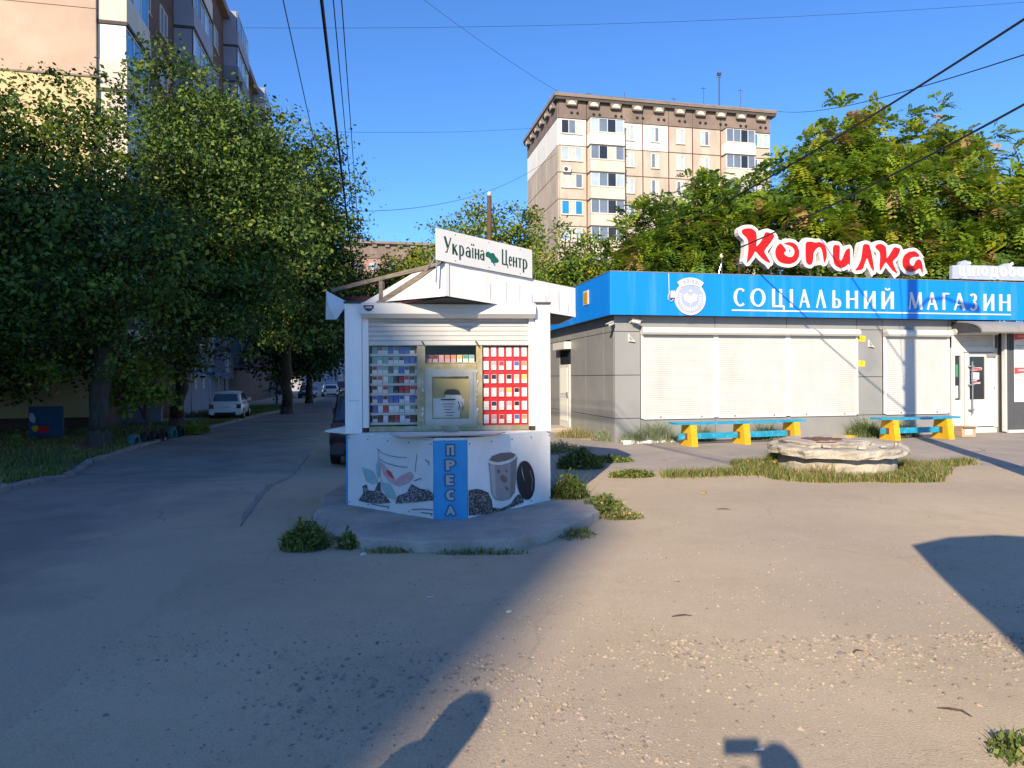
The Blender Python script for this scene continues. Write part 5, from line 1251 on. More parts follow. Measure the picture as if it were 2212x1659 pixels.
def tree(name, label, base, fork, r0, blobs, crownf, group=None, bark='bark', seed=1, nb=9):
    t = thing(name, label, 'tree', base, 0, group)
    rel = [(q[0] - base[0], q[1] - base[1], q[2] - base[2], *q[3:]) for q in blobs]
    trunk(seed, (0, 0, 0), (fork[0] - base[0], fork[1] - base[1], fork[2] - base[2]), r0, rel, t, bark, nb)
    crownf(rel, t); return t

LM = ['leaf_a', 'leaf_b', 'leaf_c', 'leaf_d']; LW = [.36, .32, .14, .18]
gl_ = 'street trees on the left'
# A: nearest tree, trunk on the verge
bA = [(-13.6, 19.5, 6.2, 3.2, 2.6, 2.4), (-15.6, 18.5, 5.2, 2.6, 2.4, 2.4), (-12.1, 20, 8.4, 1.6, 1.6, 1.9), (-15.2, 19.8, 8.3, 1.7, 1.7, 2.3), (-11.2, 19.5, 4.4, 2.0, 2.0, 1.8), (-16.9, 18.2, 7.6, 1.5, 1.6, 2.0), (-13.4, 20.0, 9.6, .8, .9, 1.5), (-14.2, 18.0, 3.8, 3.0, 1.8, 1.6), (-9.8, 18.6, 5.0, 1.2, 1.4, 1.4), (-14.2, 18.6, 2.7, 2.4, 1.4, 1.2), (-16.6, 18.4, 2.9, 2.0, 1.4, 1.4), (-11.9, 20.2, 2.9, 1.3, 1.1, 1.1)]
tree('street_tree', 'leafy tree at the far left, its thick trunk standing on the verge', (-12.75, 21.0, -.38), (-12.4, 20.7, 3.2), .30, bA,
     lambda b, t: crown_simple(11, b, 850, 74, .34, .14, LM, LW, t), gl_, seed=3, nb=14)
# B: taller tree behind it
bB = [(-11.6, 24.5, 8.2, 2.9, 2.4, 3.0), (-10.2, 24, 6.2, 3.0, 2.4, 2.4), (-12.0, 24.6, 11.2, 1.6, 1.6, 2.0), (-9.6, 24.2, 9.4, 1.8, 1.8, 2.0), (-12.4, 24.5, 12.6, .7, .7, 1.0), (-8.4, 24.5, 7.0, 1.5, 1.5, 2.0), (-10.0, 23.2, 4.0, 2.6, 1.8, 1.5), (-11.4, 24.0, 2.9, 1.5, 1.3, 1.0), (-10.3, 24.4, 11.2, 1.0, 1.0, 1.2)]
tree('street_tree', 'tall tree with a peaked crown in front of the left block', (-14.0, 28.4, -.35), (-12.6, 26.4, 3.6), .26, bB,
     lambda b, t: crown_simple(12, b, 800, 74, .36, .15, LM, LW, t), gl_, seed=4, nb=14)
# C: further along, overhanging the road
bC = [(-12.0, 35, 9.6, 3.4, 3.0, 3.6), (-10.1, 35, 8.0, 2.3, 2.6, 3.4), (-12.6, 35, 13.0, 1.8, 1.8, 2.0), (-10.2, 35, 12.0, 1.7, 1.8, 1.9), (-13.6, 35.5, 6.4, 2.8, 2.4, 2.6), (-9.0, 35, 9.2, 1.1, 1.3, 1.6), (-8.7, 35.5, 6.6, 1.1, 1.4, 1.6), (-11.0, 35, 5.0, 2.8, 2.2, 1.8)]
tree('street_tree', 'dark tree arching over the road beyond the white hatchback', (-13.4, 40.5, -.4), (-12.6, 38, 3.8), .3, bC,
     lambda b, t: crown_simple(13, b, 820, 66, .42, .185, LM, [.28, .34, .10, .28], t), gl_, seed=5, nb=14)
bD = [(-17.3, 56, 6.5, 3.6, 3.6, 4.6), (-15.2, 54, 5.6, 2.6, 2.8, 3.6), (-13.8, 55, 8.0, 2.2, 2.5, 2.6), (-18, 55, 3.6, 2.6, 2.4, 2.2), (-16.0, 48.5, 4.0, 2.2, 2.0, 2.6), (-14.2, 49.5, 4.8, 2.2, 2.0, 2.6), (-13.0, 50, 7.5, 1.8, 1.8, 2.2)]
tree('street_tree', 'dense tree in shade-dark leaf colours at the bend where the road runs out of sight', (-17.3, 58, -.4), (-17, 57, 2.6), .28, bD,
     lambda b, t: crown_simple(14, b, 1050, 44, .5, .26, LM, [.10, .30, .02, .58], t), gl_, seed=6, nb=10)  # shade is put into the leaf colours by a mostly dark mix
bE = [(-9.0, 62, 7.0, 3.4, 3.4, 4.4), (-6.5, 60, 6.0, 2.6, 3, 3.8), (-10.5, 66, 4.0, 2.4, 2.4, 2.8)]
tree('street_tree', 'shady tree on the right side of the far road', (-8.0, 63, -.2), (-8.0, 62, 2.6), .28, bE,
     lambda b, t: crown_simple(15, b, 480, 42, .5, .26, LM, [.28, .35, .1, .27], t), gl_, seed=7, nb=10)
bF = [(-19.8, 27, 4.4, 2.6, 2.6, 3.2), (-21.8, 24.5, 4.8, 3.0, 2.6, 3.4), (-17.2, 24.6, 3.6, 2.2, 2.0, 2.2), (-24, 27, 5.0, 3.0, 3.0, 3.5), (-18.2, 24.2, 2.2, 1.7, 1.2, 1.5), (-20.8, 23.5, 2.3, 2.0, 1.5, 1.9), (-15.6, 24.8, 3.2, 1.5, 1.2, 1.4)]
tree('street_tree', 'broad bushy tree at the left edge behind the nearest trunk', (-20.5, 26, -.35), (-20.4, 26, 2.0), .22, bF,
     lambda b, t: crown_simple(16, b, 900, 46, .4, .19, LM, [.2, .36, .06, .38], t), gl_, seed=8, nb=9)
# young tree with big sunlit leaves beside the tyres
bG = [(-12.45, 22.4, 1.75, 1.25, .8, .8), (-11.8, 22.3, 1.25, .95, .6, .35), (-13.0, 22.4, 1.0, .8, .6, .3), (-11.9, 22.9, 2.5, .7, .6, .6)]
tree('young_tree', 'small sapling with bright yellow-green leaves beside the half-buried tyres', (-12.4, 23.1, -.33), (-12.4, 23.0, .8), .07, bG,
     lambda b, t: crown_simple(17, b, 170, 9, .14, .20, ['leaf_c', 'leaf_a', 'yellow_leaf'], [.45, .4, .15], t, droop=.35), seed=9, nb=5)
bH = [(-7.7, 17.2, 4.0, .55, .5, 1.1), (-7.2, 17.1, 4.1, .7, .4, .5)]
# right: ailanthus and locust behind the shop
RMt = ['locust_a', 'locust_b', 'locust_c', 'locust_d']; gr_ = 'trees behind the shop'
bR = [(13.6, 27.5, 8.6, 3.6, 3.0, 2.6), (16.8, 27.5, 9.2, 2.6, 2.6, 2.3), (12.0, 27, 7.0, 2.8, 2.4, 2.2), (15.2, 27.2, 11.0, 1.8, 1.8, 1.5), (18.4, 27.3, 10.4, 1.4, 1.4, 1.1), (13.0, 27.2, 11.0, 1.2, 1.3, 1.1), (17.2, 27, 6.2, 2.8, 2.4, 2.0), (10.7, 27.2, 9.4, 1.2, 1.2, 1.3), (15.0, 26.4, 6.0, 3.0, 2.2, 1.8)]
tree('ailanthus_tree', 'largest tree behind the shop, with feathery yellow-green leaves and brown seed clusters', (14.6, 28.5, 0), (14.5, 28.2, 4.0), .28, bR,
     lambda b, t: crown_fronds(21, b, 9000, .60, RMt, [.50, .25, .20, .05], t), gr_, seed=11, nb=14)
bS = [(7.6, 30, 7.6, 2.6, 2.4, 2.2), (9.6, 30, 8.2, 2.2, 2.0, 2.0), (6.4, 30, 6.2, 2.4, 2.2, 1.8), (9.9, 30, 5.8, 2.4, 2.0, 2.0), (8.6, 30, 9.8, 1.0, 1.0, .8)]
tree('ailanthus_tree', 'darker feathery tree hiding the lower half of the tan block', (8.0, 31, 0), (8.0, 30.6, 3.4), .24, bS,
     lambda b, t: crown_fronds(22, b, 6000, .56, RMt, [.38, .50, .08, .04], t), gr_, seed=12, nb=11)
bT = [(18.9, 25.5, 7.4, 1.6, 1.8, 1.9), (20.8, 25.5, 7.2, 2.6, 2.2, 2.4), (18.3, 25, 5.4, 1.8, 1.6, 1.4), (21, 25.5, 9.2, 1.8, 1.6, 1.3)]
tree('ailanthus_tree', 'feathery tree cut off by the right edge of the picture', (20.4, 26.5, 0), (20.2, 26.2, 3.6), .22, bT,
     lambda b, t: crown_fronds(23, b, 4200, .55, RMt, [.48, .32, .15, .05], t), gr_, seed=13, nb=9)
YM = ['yellow_leaf', 'leaf_a', 'locust_a', 'leaf_b']
bU = [(3.2, 31, 6.2, 1.9, 1.6, 2.0), (1.8, 31, 5.4, 1.6, 1.5, 1.9), (4.6, 31, 5.6, 1.6, 1.5, 1.8), (2.6, 30.8, 7.6, .8, .8, .9)]
tree('small_tree', 'rounded green bush-like tree between the kiosk sign and the shop fascia', (3.0, 31.6, 0), (3.0, 31.4, 2.4), .14, bU,
     lambda b, t: crown_simple(24, b, 480, 36, .28, .15, YM, [.12, .42, .22, .24], t), seed=14, nb=9)
bV = [(-1.9, 36, 8.4, 1.9, 1.7, 2.3), (-3.4, 36, 7.4, 1.4, 1.4, 2.0), (.6, 36, 8.4, 1.3, 1.3, 2.3), (-.6, 36, 6.2, 2.4, 1.8, 2.0), (1.1, 36, 10.0, .6, .6, .9), (-2.0, 36, 10.4, .7, .7, .8)]
tree('small_tree', 'yellow-green tree rising behind the kiosk sign', (-1.0, 36.8, 0), (-1.0, 36.5, 2.8), .16, bV,
     lambda b, t: crown_simple(25, b, 520, 36, .32, .17, YM, [.30, .32, .18, .20], t), seed=15, nb=10)
bW = [(-6.6, 40, 6.8, 1.8, 1.6, 2.4), (-4.8, 40, 6.4, 1.6, 1.5, 2.4), (-7.9, 40, 5.6, 1.3, 1.3, 2.0), (-5.6, 40, 8.6, .8, .8, 1.2)]
tree('small_tree', 'bright yellow-green tree left of the kiosk sign above the bare canopy rail', (-6.2, 40.8, 0), (-6.2, 40.5, 2.6), .16, bW,
     lambda b, t: crown_simple(26, b, 480, 36, .32, .18, YM, [.38, .28, .20, .14], t), seed=16, nb=9)

# grass and weeds
def blades(rng, pos, hgt, lean, wid, mats, wts, name, parent=None, **kw):
    n_ = len(pos); az = rng.uniform(0, 2 * PI, n_); h = hgt * rng.uniform(.5, 1.2, n_); ln = lean * rng.uniform(.3, 1.3, n_) * h
    d = np.stack([np.cos(az), np.sin(az), np.zeros(n_)], 1); s_ = np.stack([-np.sin(az), np.cos(az), np.zeros(n_)], 1); w_ = (wid * rng.uniform(.6, 1.3, n_))[:, None]
    z = np.array([0, 0, 1.0]); p1 = pos + d * (ln * .35)[:, None] + z * (h * .6)[:, None]; p2 = pos + d * ln[:, None] + z * (h * .95)[:, None]
    v = np.stack([pos - s_ * w_, pos + s_ * w_, p1 + s_ * w_ * .8, p1 - s_ * w_ * .8, p2 + s_ * w_ * .12, p2 - s_ * w_ * .12], 1)
    q = (np.arange(n_)[:, None, None] * 6 + np.array([(0, 1, 2, 3), (3, 2, 4, 5)])[None]).reshape(-1, 4); mi = np.repeat(rng.choice(len(mats), n_, p=wts), 2)
    return mesh_np(name, v.reshape(-1, 3), q, mats, mi, parent, **kw)
def gz(p): return np.array([bumpy(a, b) for a, b in p])
rng = np.random.default_rng(3)
# verge grass
pp = []
while len(pp) < 34000:
    y = rng.uniform(4, 33); x = lerp_line(KL, y) - .15 - rng.exponential(3.2)
    if x > -30 and noise.noise((x * .6, y * .6, 9)) > -.28: pp.append((x, y))
pp = np.array(pp); z = gz(pp) + .075
blades(rng, np.column_stack([pp, z]), .15, .6, .009, ['grass_a', 'grass_b', 'grass_dry'], [.35, .5, .15], 'verge_grass', label='short rough grass on the shaded left verge', cat='grass', kind='stuff')
pp = np.array([(lerp_line(KL, y) - .6 - abs(rng.normal()) * 1.6, y) for y in rng.uniform(36.5, 49, 6000)]); pp[:, 0] -= .3
blades(rng, np.column_stack([pp, gz(pp)]), .28, .6, .02, ['grass_a', 'grass_b'], [.4, .6], 'roadside_grass', label='dark grass strip along the far road edge', cat='grass', kind='stuff')

def weed(label, c, rx, ry, n_, h, mats, wts, broad=.0, cat='weeds', wid=.0036, lean=.6, size=.05):
    n_ = int(n_ * 1.6); broad *= 1.9
    c3 = (c[0], c[1], bumpy(c[0], c[1]) + (c[2] if len(c) > 2 else 0)); t = thing('weed_clump', label, cat, c3)
    a = rng.uniform(0, 2 * PI, n_); r = rng.random(n_) ** .6; pos = np.stack([np.cos(a) * r * rx, np.sin(a) * r * ry, np.zeros(n_) - .02], 1)
    hh = h * (1.1 - .65 * r)
    o = blades(rng, pos, hh, lean, wid, mats, wts, 'blades', t)
    if broad > 0:
        k = int(n_ * broad); p = pos[rng.choice(n_, k)] * np.array([.9, .9, 0]); p[:, 2] = rng.uniform(.02, .9, k) * h * (1.05 - .7 * np.hypot(p[:, 0] / rx, p[:, 1] / ry)); v, q = leaves(rng, p, np.zeros((k, 3)), size)
        mesh_np('leaves', v, q, mats, rng.choice(len(mats), k, p=wts), t)
    return t
GG = ['grass_a', 'grass_b', 'grass_dry']; 
weed('tall bushy green weed at the left corner of the concrete pad', (-2.02, 6.62), .24, .2, 260, .34, GG, [.4, .5, .1], 1.2)
weed('small weed growing from the front-left crack of the pad', (-1.62, 6.62), .11, .07, 90, .20, GG, [.4, .5, .1], 1.0, size=.05)
weed('low weeds along the front edge of the pad, left of centre', (-1.15, 6.44), .34, .05, 130, .07, GG, [.35, .35, .3], .35, size=.03)
weed('low weeds along the front edge of the pad, right of centre', (-.3, 6.37), .5, .05, 170, .08, GG, [.35, .35, .3], .3, size=.03)
weed('low weeds at the front-right edge of the pad', (.62, 7.08), .26, .24, 170, .11, GG, [.35, .35, .3], .5, size=.035)
weed('big dark bushy weed at the right foot of the kiosk', (.72, 8.75), .28, .25, 420, .52, GG, [.4, .55, .05], 1.6)
weed('sunlit weed spreading right of the pad', (1.1, 8.35), .30, .22, 320, .26, GG, [.5, .3, .2], 1.2)
weed('straggling dry weed on the dirt at the pad corner', (1.28, 7.95), .28, .12, 200, .13, GG, [.4, .2, .4], .6, size=.045)
weed('dark bushy weed in the shadow behind the kiosk', (1.25, 12.4), .45, .3, 500, .42, GG, [.35, .6, .05], 1.6)
weed('dark low weeds in the shadow behind the kiosk, nearer the shop', (1.9, 13.2), .5, .3, 420, .16, GG, [.35, .6, .05], 1.0)
weed('bright low weed patch at the edge of the dirt', (1.98, 11.3), .42, .16, 420, .14, GG, [.6, .25, .15], 1.0, size=.05)
weed('dry yellow grass patch behind the kiosk near the side path', (1.0, 15.0), .7, .5, 700, .30, GG, [.35, .15, .5], .2)
weed('dry grass tuft at the side wall of the shop', (1.75, 18.6), .6, .5, 500, .40, GG, [.3, .15, .55], .1)
weed('pale green grass tuft at the shop corner', (2.35, 17.6), .35, .35, 420, .34, ['grass_grey', 'grass_a', 'grass_dry'], [.6, .25, .15], .2)
weed('tall pale blue-green ornamental grass before the first shutter', (3.55, 16.98), .55, .22, 900, .62, ['grass_grey', 'grass_a'], [.85, .15], 0, wid=.0055, lean=.8)
weed('smaller ornamental grass tuft at the corner of the plant bed', (2.95, 16.85), .3, .2, 420, .42, ['grass_grey', 'grass_a'], [.8, .2], 0, wid=.0055, lean=.8)
weed('ornamental grass tuft behind the left end of the long bench', (4.75, 17.2), .4, .2, 420, .55, ['grass_grey', 'grass_b'], [.7, .3], 0, wid=.0055, lean=.8)
weed('ornamental grass tuft behind the right half of the long bench', (6.55, 17.55), .5, .2, 500, .6, ['grass_grey', 'grass_b'], [.7, .3], 0, wid=.0055, lean=.8)
weed('dark grass tuft at the left end of the short bench', (9.35, 18.05), .45, .22, 560, .62, ['grass_grey', 'grass_b', 'grass_a'], [.3, .5, .2], .2, wid=.0055, lean=.8)
weed('ornamental grass tuft under the middle of the short bench', (10.4, 18.2), .5, .2, 480, .55, ['grass_grey', 'grass_b'], [.5, .5], 0, wid=.0055, lean=.8)
weed('sparse grass at the bottom right corner of the picture', (2.22, 2.96), .16, .14, 90, .12, GG, [.5, .4, .1], .6, size=.035)
# grass ring round the well and the strip running left from it
pp = []
while len(pp) < 13000:
    a = rng.uniform(0, 2 * PI); r = rng.uniform(.93, 1.75) if rng.random() < .85 else rng.uniform(.9, 1.9)
    x, y = 5.62 + r * math.cos(a) * 1.12, 11.85 + r * math.sin(a)
    if r < 1.28 + .4 * noise.noise((math.cos(a) * 2, math.sin(a) * 2, 3)) + .3 * abs(math.cos(a)): pp.append((x, y))
while len(pp) < 15500:
    t = rng.random(); pp.append((2.5 + 2.2 * t + rng.normal() * .05, 11.25 + .45 * t + rng.normal() * .09 * (1 + t)))
while len(pp) < 16700: t = rng.random(); pp.append((7.1 + 1.5 * t, 12.0 + .7 * t + rng.normal() * .10))
pp = np.array(pp); blades(rng, np.column_stack([pp, gz(pp) - .01]), .14, .7, .006, GG, [.44, .22, .34], 'well_grass', label='low grass ring round the concrete well', cat='grass', kind='stuff')
weed('tall weed against the left side of the well', (4.75, 12.1), .28, .25, 420, .5, GG, [.6, .2, .2], 1.0, size=.06)
weed('dry seeding grass before the left half of the well', (5.1, 11.05), .5, .18, 420, .34, GG, [.2, .1, .7], 0)
weed('dry grass against the right side of the well', (6.75, 11.6), .25, .3, 300, .34, GG, [.35, .15, .5], 0)
weed('broad bright spiky plant on the verge past the tyres', (-11.9, 25.6, .08), .5, .4, 120, .5, ['leaf_c', 'grass_a'], [.7, .3], 0, cat='plant', wid=.035, lean=1.2)
weed('slender seedling standing in the verge grass left of the trunk', (-14.3, 19.6, .08), .08, .08, 30, .7, ['grass_a', 'leaf_c'], [.6, .4], 1.2, cat='plant', size=.1)
# ------------------------------------------------------------------ the concrete well
WE = thing('concrete_well', 'round raised concrete well with a cracked, broken cover slab in the grass', 'well', (5.62, 11.85, 0))
def rough_ring(b, r0, r1, z0, z1, seg=44, jit=.02, seed=0, closed_top=True):
    rr = random.Random(seed); rings = []
    for r, z, k in ((r1, z0, .6), (r1 * 1.0, z0 + (z1 - z0) * .3, 1), (r1 * 1.005, z0 + (z1 - z0) * .7, 1), (r1 * .985, z1 - .015, 1.2), (r1 * .95, z1, 1), (r0 + .02, z1, .5), (r0, z1 - .02, .5), (r0, z0, .3)):
        rings.append([((r + k * jit * noise.noise((4 * math.cos(2 * PI * i / seg) + seed, 4 * math.sin(2 * PI * i / seg), z * 6)) * 1.6 + rr.uniform(-jit, jit) * .4 * k) * math.cos(2 * PI * i / seg),
                       (r + k * jit * noise.noise((4 * math.cos(2 * PI * i / seg) + seed, 4 * math.sin(2 * PI * i / seg), z * 6)) * 1.6 + rr.uniform(-jit, jit) * .4 * k) * math.sin(2 * PI * i / seg),
                       z + jit * .7 * noise.noise((6 * math.cos(2 * PI * i / seg), 6 * math.sin(2 * PI * i / seg), seed + 9))) for i in range(seg)])
    b.loft(rings, cap=False); return b
m_ = MB(); rough_ring(m_, .70, .95, -.1, .30, jit=.02, seed=2); m_.build('ring', 'well_concrete', WE)
m_ = MB(); rough_ring(m_, .45, 1.10, .335, .475, jit=.05, seed=5); sl = m_.build('cover_slab', 'well_concrete', WE); sl.rotation_euler = (.015, -.01, 0)
m_ = MB(); rough_ring(m_, .30, .74, .46, .545, jit=.04, seed=8, seg=30); lid_ = m_.build('upper_collar', 'well_concrete', WE); lid_.location = (-.15, .1, 0)
m_ = MB(); m_.lathe((-.15, .1, .515), [(.001, 0), (.36, .0), (.38, .02), (.36, .035), (.001, .03)], 28); m_.build('manhole_lid', 'rebar', WE)
for k in range(9):
    a = -2.4 + k * .27 + R.uniform(-.05, .05); b = MB(); s_ = R.uniform(.05, .11)
    b.lathe((0, 0, 0), [(s_ * .6, -s_ * .25), (s_, -s_ * .1), (s_ * .8, s_ * .3), (s_ * .2, s_ * .35)], 7, jit=s_ * .22); o = b.build('concrete_lump', 'well_concrete', WE); o.location = (R.uniform(.75, .98) * math.cos(a), R.uniform(.75, .98) * math.sin(a), .49 if k % 2 else .32)
m_ = MB(); m_.tube([(.62, -.72, .47), (.625, -.73, .56), (.70, -.70, .56), (.70, -.69, .47)], .006, 5); m_.tube([(-.55, -.5, .545), (-.3, -.62, .555), (-.02, -.58, .545)], .008, 5); m_.build('rebar_loop', 'rebar', WE)

# ------------------------------------------------------------------ benches
def bench(label, x0, y0, rz, length, legs):
    b = thing('bench', label, 'bench', (x0, y0, bumpy(x0, y0)), rz, 'blue and yellow benches before the shop')
    m = MB(); n_ = 10; rings = []
    for i in range(n_ + 1):
        t = i / n_; x = -.32 + (length + .64) * t; z = .535 - .012 * math.sin(PI * t); yb_ = .36
        rings.append([(x, -.03, z), (x, yb_, z), (x, yb_, z + .05), (x, -.03, z + .05)])
    m.loft(rings); m.build('seat', 'bench_blue', b)
    m = MB(); m.box(-.12, length + .1, .20, .24, .17, .31); m.build('stretcher', 'bench_blue', b)
    for lx in legs:
        # trapezoid side slab with a slot, extruded across
        m = MB(); F_ = Fr((lx - .09, 0, 0), (0, 1, 0), (-1, 0, 0))
        prof = [(-.10, 0), (.46, 0), (.44, .08), (.30, .15), (.30, .33), (.40, .40), (.40, .53), (-.02, .53)]
        m.poly(F_, [(-.10, 0), (.44, 0), (.36, .53), (-.02, .53)], -.18, .17)
        leg = m.build('leg', 'bench_yellow', b)
        m = MB(); m.rect(F_, .10, .30, .16, .32, -.0095, .003); m.build('slot', 'rebar', leg)
        m = MB(); m.poly(F_, [(-.09, 0), (.43, 0), (.35, .52), (-.01, .52)], -.0095, .002)
        
    return b
bench('long blue bench on three yellow concrete legs before the first shutters', 4.12, 15.95, math.radians(16), 2.95, (.12, 1.55, 2.98))
bench('short blue bench on two yellow slotted legs beside the shop door', 9.5, 17.05, math.radians(13), 1.75, (.1, 1.72))

# ------------------------------------------------------------------ half-buried tyres
ty = [(-11.62, 20.9), (-11.72, 21.7), (-11.80, 22.45), (-11.9, 23.2), (-12.0, 24.0), (-12.1, 24.75)]
m_ = MB(); rings = []
for i in range(17):
    a = PI * (i / 16 * 1.16 - .08); c, s_ = math.cos(a), math.sin(a)
    rings.append([((.33 + dr_) * c, w_, (.33 + dr_) * s_) for dr_, w_ in ((-.11, -.085), (-.03, -.10), (0.0, -.08), (.015, 0), (0, .08), (-.03, .10), (-.11, .085), (-.10, 0))])
m_.loft(rings)
o = m_.build('tyre', 'tyre_teal', smooth=True); tm = o.data; bpy.data.objects.remove(o)
o = m_.build('tyre', 'rubber', smooth=True); tmk = o.data; bpy.data.objects.remove(o)
for i, (x, y) in enumerate(ty):
    inst('half_buried_tyre', tm if i in (0, 4) else tmk, (x, y, bumpy(x, y) + .07), None, math.radians(104 + R.uniform(-8, 8)), label='%s half-buried tyre, %s from the near end of the row on the verge' % ('teal painted' if i in (0, 4) else 'dark', ORD[i]), cat='tyre', group='half-buried tyres on the verge')
# blue mural board among the trees
MU = thing('mural_board', 'blue painted board with an orange and red picture under the left trees', 'board', (-15.9, 23.2, -.40), TH)
m_ = MB(); m_.box(-.75, .75, 0, .12, .25, 1.95); m_.build('board', 'mural_blue', MU); MU.scale = (.7, .7, .6); FM = Fr((0, 0, 0), (1, 0, 0))
m_ = MB(); m_.poly(FM, [(-.62, .75), (-.55, .85), (-.38, .88), (-.32, .72), (-.42, .52), (-.55, .56)], .002, .003); m_.build('painted_fruit', 'bench_yellow', MU)
m_ = MB(); m_.poly(FM, [(-.34, .85), (.1, .8), (.12, .5), (-.2, .45), (-.38, .5), (-.31, .7)], .002, .003); m_.build('painted_fruit', 'sign_red', MU)
m_ = MB(); m_.poly(FM, [(-.72, 1.2), (-.70, 1.6), (-.55, 1.55), (-.45, 1.3), (-.46, 1.0), (-.6, 1.05)], .002, .003); m_.build('painted_shape', 'glass_pale', MU)
for x in (-.6, .6): bx('post', 'old_wood', x - .05, x + .05, .125, .22, -.1, 1.95, MU)
LW_ = thing('low_wall', 'low grey garden wall behind the sapling on the left verge', 'wall', (-16.0, 30.8, -.40), TH)
m_ = MB(); m_.box(-3, .1, 0, .25, -.1, .75); m_.build('wall_body', 'bluegrey_wall', LW_); bx('coping', 'kerb', -3.05, .15, -.04, .29, .752, .81, LW_)

# ------------------------------------------------------------------ cars
def car(label, loc, rz, paint, L=3.6, W=1.62, Hh=1.49, kind='hatch', group=None, lamp='lamp_dark', cat='car'):
    """local: rear at y=0, front at y=+L"""
    c = thing('parked_car', label, cat, loc, rz, group); w_ = W / 2; suv = kind == 'suv'
    zb_ = .24 if suv else .2; belt = (1.08 if suv else .93) * Hh / (1.7 if suv else 1.49); zr = Hh
    def ring(y, hw, z0, z1, tuck=.9):
        return [(-hw * .86, y, z0), (-hw * .97, y, z0 + .12), (-hw, y, z0 + (z1 - z0) * .45), (-hw * .985, y, z0 + (z1 - z0) * .75), (-hw * tuck, y, z1), (-hw * .45, y, z1 + .02), (hw * .45, y, z1 + .02), (hw * tuck, y, z1), (hw * .985, y, z0 + (z1 - z0) * .75), (hw, y, z0 + (z1 - z0) * .45), (hw * .97, y, z0 + .12), (hw * .86, y, z0)]
    st = [(0.0, w_ * .90, zb_ + .06, belt * .9), (.05, w_ * .97, zb_ + .02, belt * .97), (.35, w_, zb_, belt), (L * .35, w_, zb_, belt), (L * .62, w_, zb_, belt * .985), (L * .72, w_ * .99, zb_, belt * .95), (L * .88, w_ * .96, zb_, belt * .83), (L * .97, w_ * .86, zb_ + .02, belt * .70), (L, w_ * .72, zb_ + .05, belt * .6)]
    b = MB(); b.loft([ring(*s_) for s_ in st]); body = b.build('body', paint, c, smooth=True)
    # cabin
    wr = w_ * (.80 if not suv else .82); wb = w_ * .92
    cab = [(.06 if suv else .10, belt - .02, wb * .95, belt - .01, wb * .95), (.30 if suv else .36, belt - .02, wb, zr - .07, wr * .96), (.55, belt - .02, wb, zr - .01, wr), (L * .42, belt - .02, wb, zr, wr), (L * .50, belt - .02, wb, zr - .05, wr * .97), (L * .70, belt - .03, wb * .97, belt - .01, wb * .93)]
    def cring(y, z0, h0, z1, h1): return [(-h0, y, z0), (-h1 - (h0 - h1) * .12, y, z1 - (z1 - z0) * .12), (-h1 * .93, y, z1), (0, y, z1 + .025), (h1 * .93, y, z1), (h1 + (h0 - h1) * .12, y, z1 - (z1 - z0) * .12), (h0, y, z0)]
    b = MB(); b.loft([cring(*s_) for s_ in cab], closed=False, cap=False); b.build('cabin', paint, c, smooth=True)
    y0, y1 = cab[0][0], cab[1][0]; z0, z1 = belt + .03, zr - .15
    def rear(t): return y0 + (y1 - y0) * t
    b = MB(); tt = lambda z: (z - belt) / (zr - .07 - belt)
    b.add([(-wb * .80, rear(tt(z0)) - .012, z0), (wb * .80, rear(tt(z0)) - .012, z0), (wr * .80, rear(tt(z1)) - .012, z1), (-wr * .80, rear(tt(z1)) - .012, z1), (-wb * .80, rear(tt(z0)) + .02, z0), (wb * .80, rear(tt(z0)) + .02, z0), (wr * .80, rear(tt(z1)) + .02, z1), (-wr * .80, rear(tt(z1)) + .02, z1)],
          [(0, 1, 2, 3), (7, 6, 5, 4), (0, 4, 5, 1), (1, 5, 6, 2), (2, 6, 7, 3), (3, 7, 4, 0)]); b.build('rear_window', 'glass_dark', c)
    for s_ in (-1, 1):
        b = MB(); xw = lambda z: s_ * (wb + (wr - wb) * ((z - belt) / (zr - belt)) + .012)
        pts = [(.50, belt + .04), (L * .63, belt + .04), (L * .50, zr - .16), (L * .42, zr - .11), (.62, zr - .12)]
        n_ = len(pts); b.add([(xw(z), y, z) for y, z in pts] + [(xw(z) - s_ * .03, y, z) for y, z in pts], [tuple(range(n_))] + [(i, i + n_, (i + 1) % n_ + n_, (i + 1) % n_) for i in range(n_)]); b.build('side_window', 'glass_dark', c)
        b = MB(); b.box(s_ * w_ * .99 - .0, s_ * (w_ + .16), L * .60, L * .60 + .1, belt + .0, belt + .17); b.build('mirror', paint if not suv else 'dark', c)
        b = MB(); zl0, zl1 = (belt * .62, belt * .86) if not suv else (belt * .72, belt * .93)
        b.box(s_ * w_ * .66, s_ * w_ * .93, -.02, .06, zl0, zl1); b.build('tail_lamp', lamp, c)
        if suv: b = MB(); b.box(s_ * w_ * .62, s_ * w_ * .86, -.03, .05, .5, .58); b.build('reflector', 'lamp_red', c)
        b = MB(); b.box(s_ * w_ * .5, s_ * w_ * .8, L - .14, L - .02, belt * .55, belt * .66); b.build('headlight', 'glass_pale', c)
        for yw_ in (L * .19, L * .81):
            b = MB(); rw = .36 if suv else .29
            b.tube([(s_ * (w_ - .2), yw_, rw), (s_ * (w_ - .17), yw_, rw), (s_ * (w_ - .01), yw_, rw), (s_ * (w_ + .01), yw_, rw)], [rw * .93, rw, rw, rw * .93], 20); wh = b.build('wheel', 'rubber', c)
            b = MB(); b.tube([(s_ * (w_ + .005), yw_, rw), (s_ * (w_ + .02), yw_, rw)], [rw * .66, rw * .6], 14); b.build('rim', 'steel', wh)
    b = MB(); b.box(-w_ * .93, w_ * .93, -.06, .16, zb_ + .08, zb_ + .30); b.build('rear_bumper', paint if not suv else 'dark_grey', c)
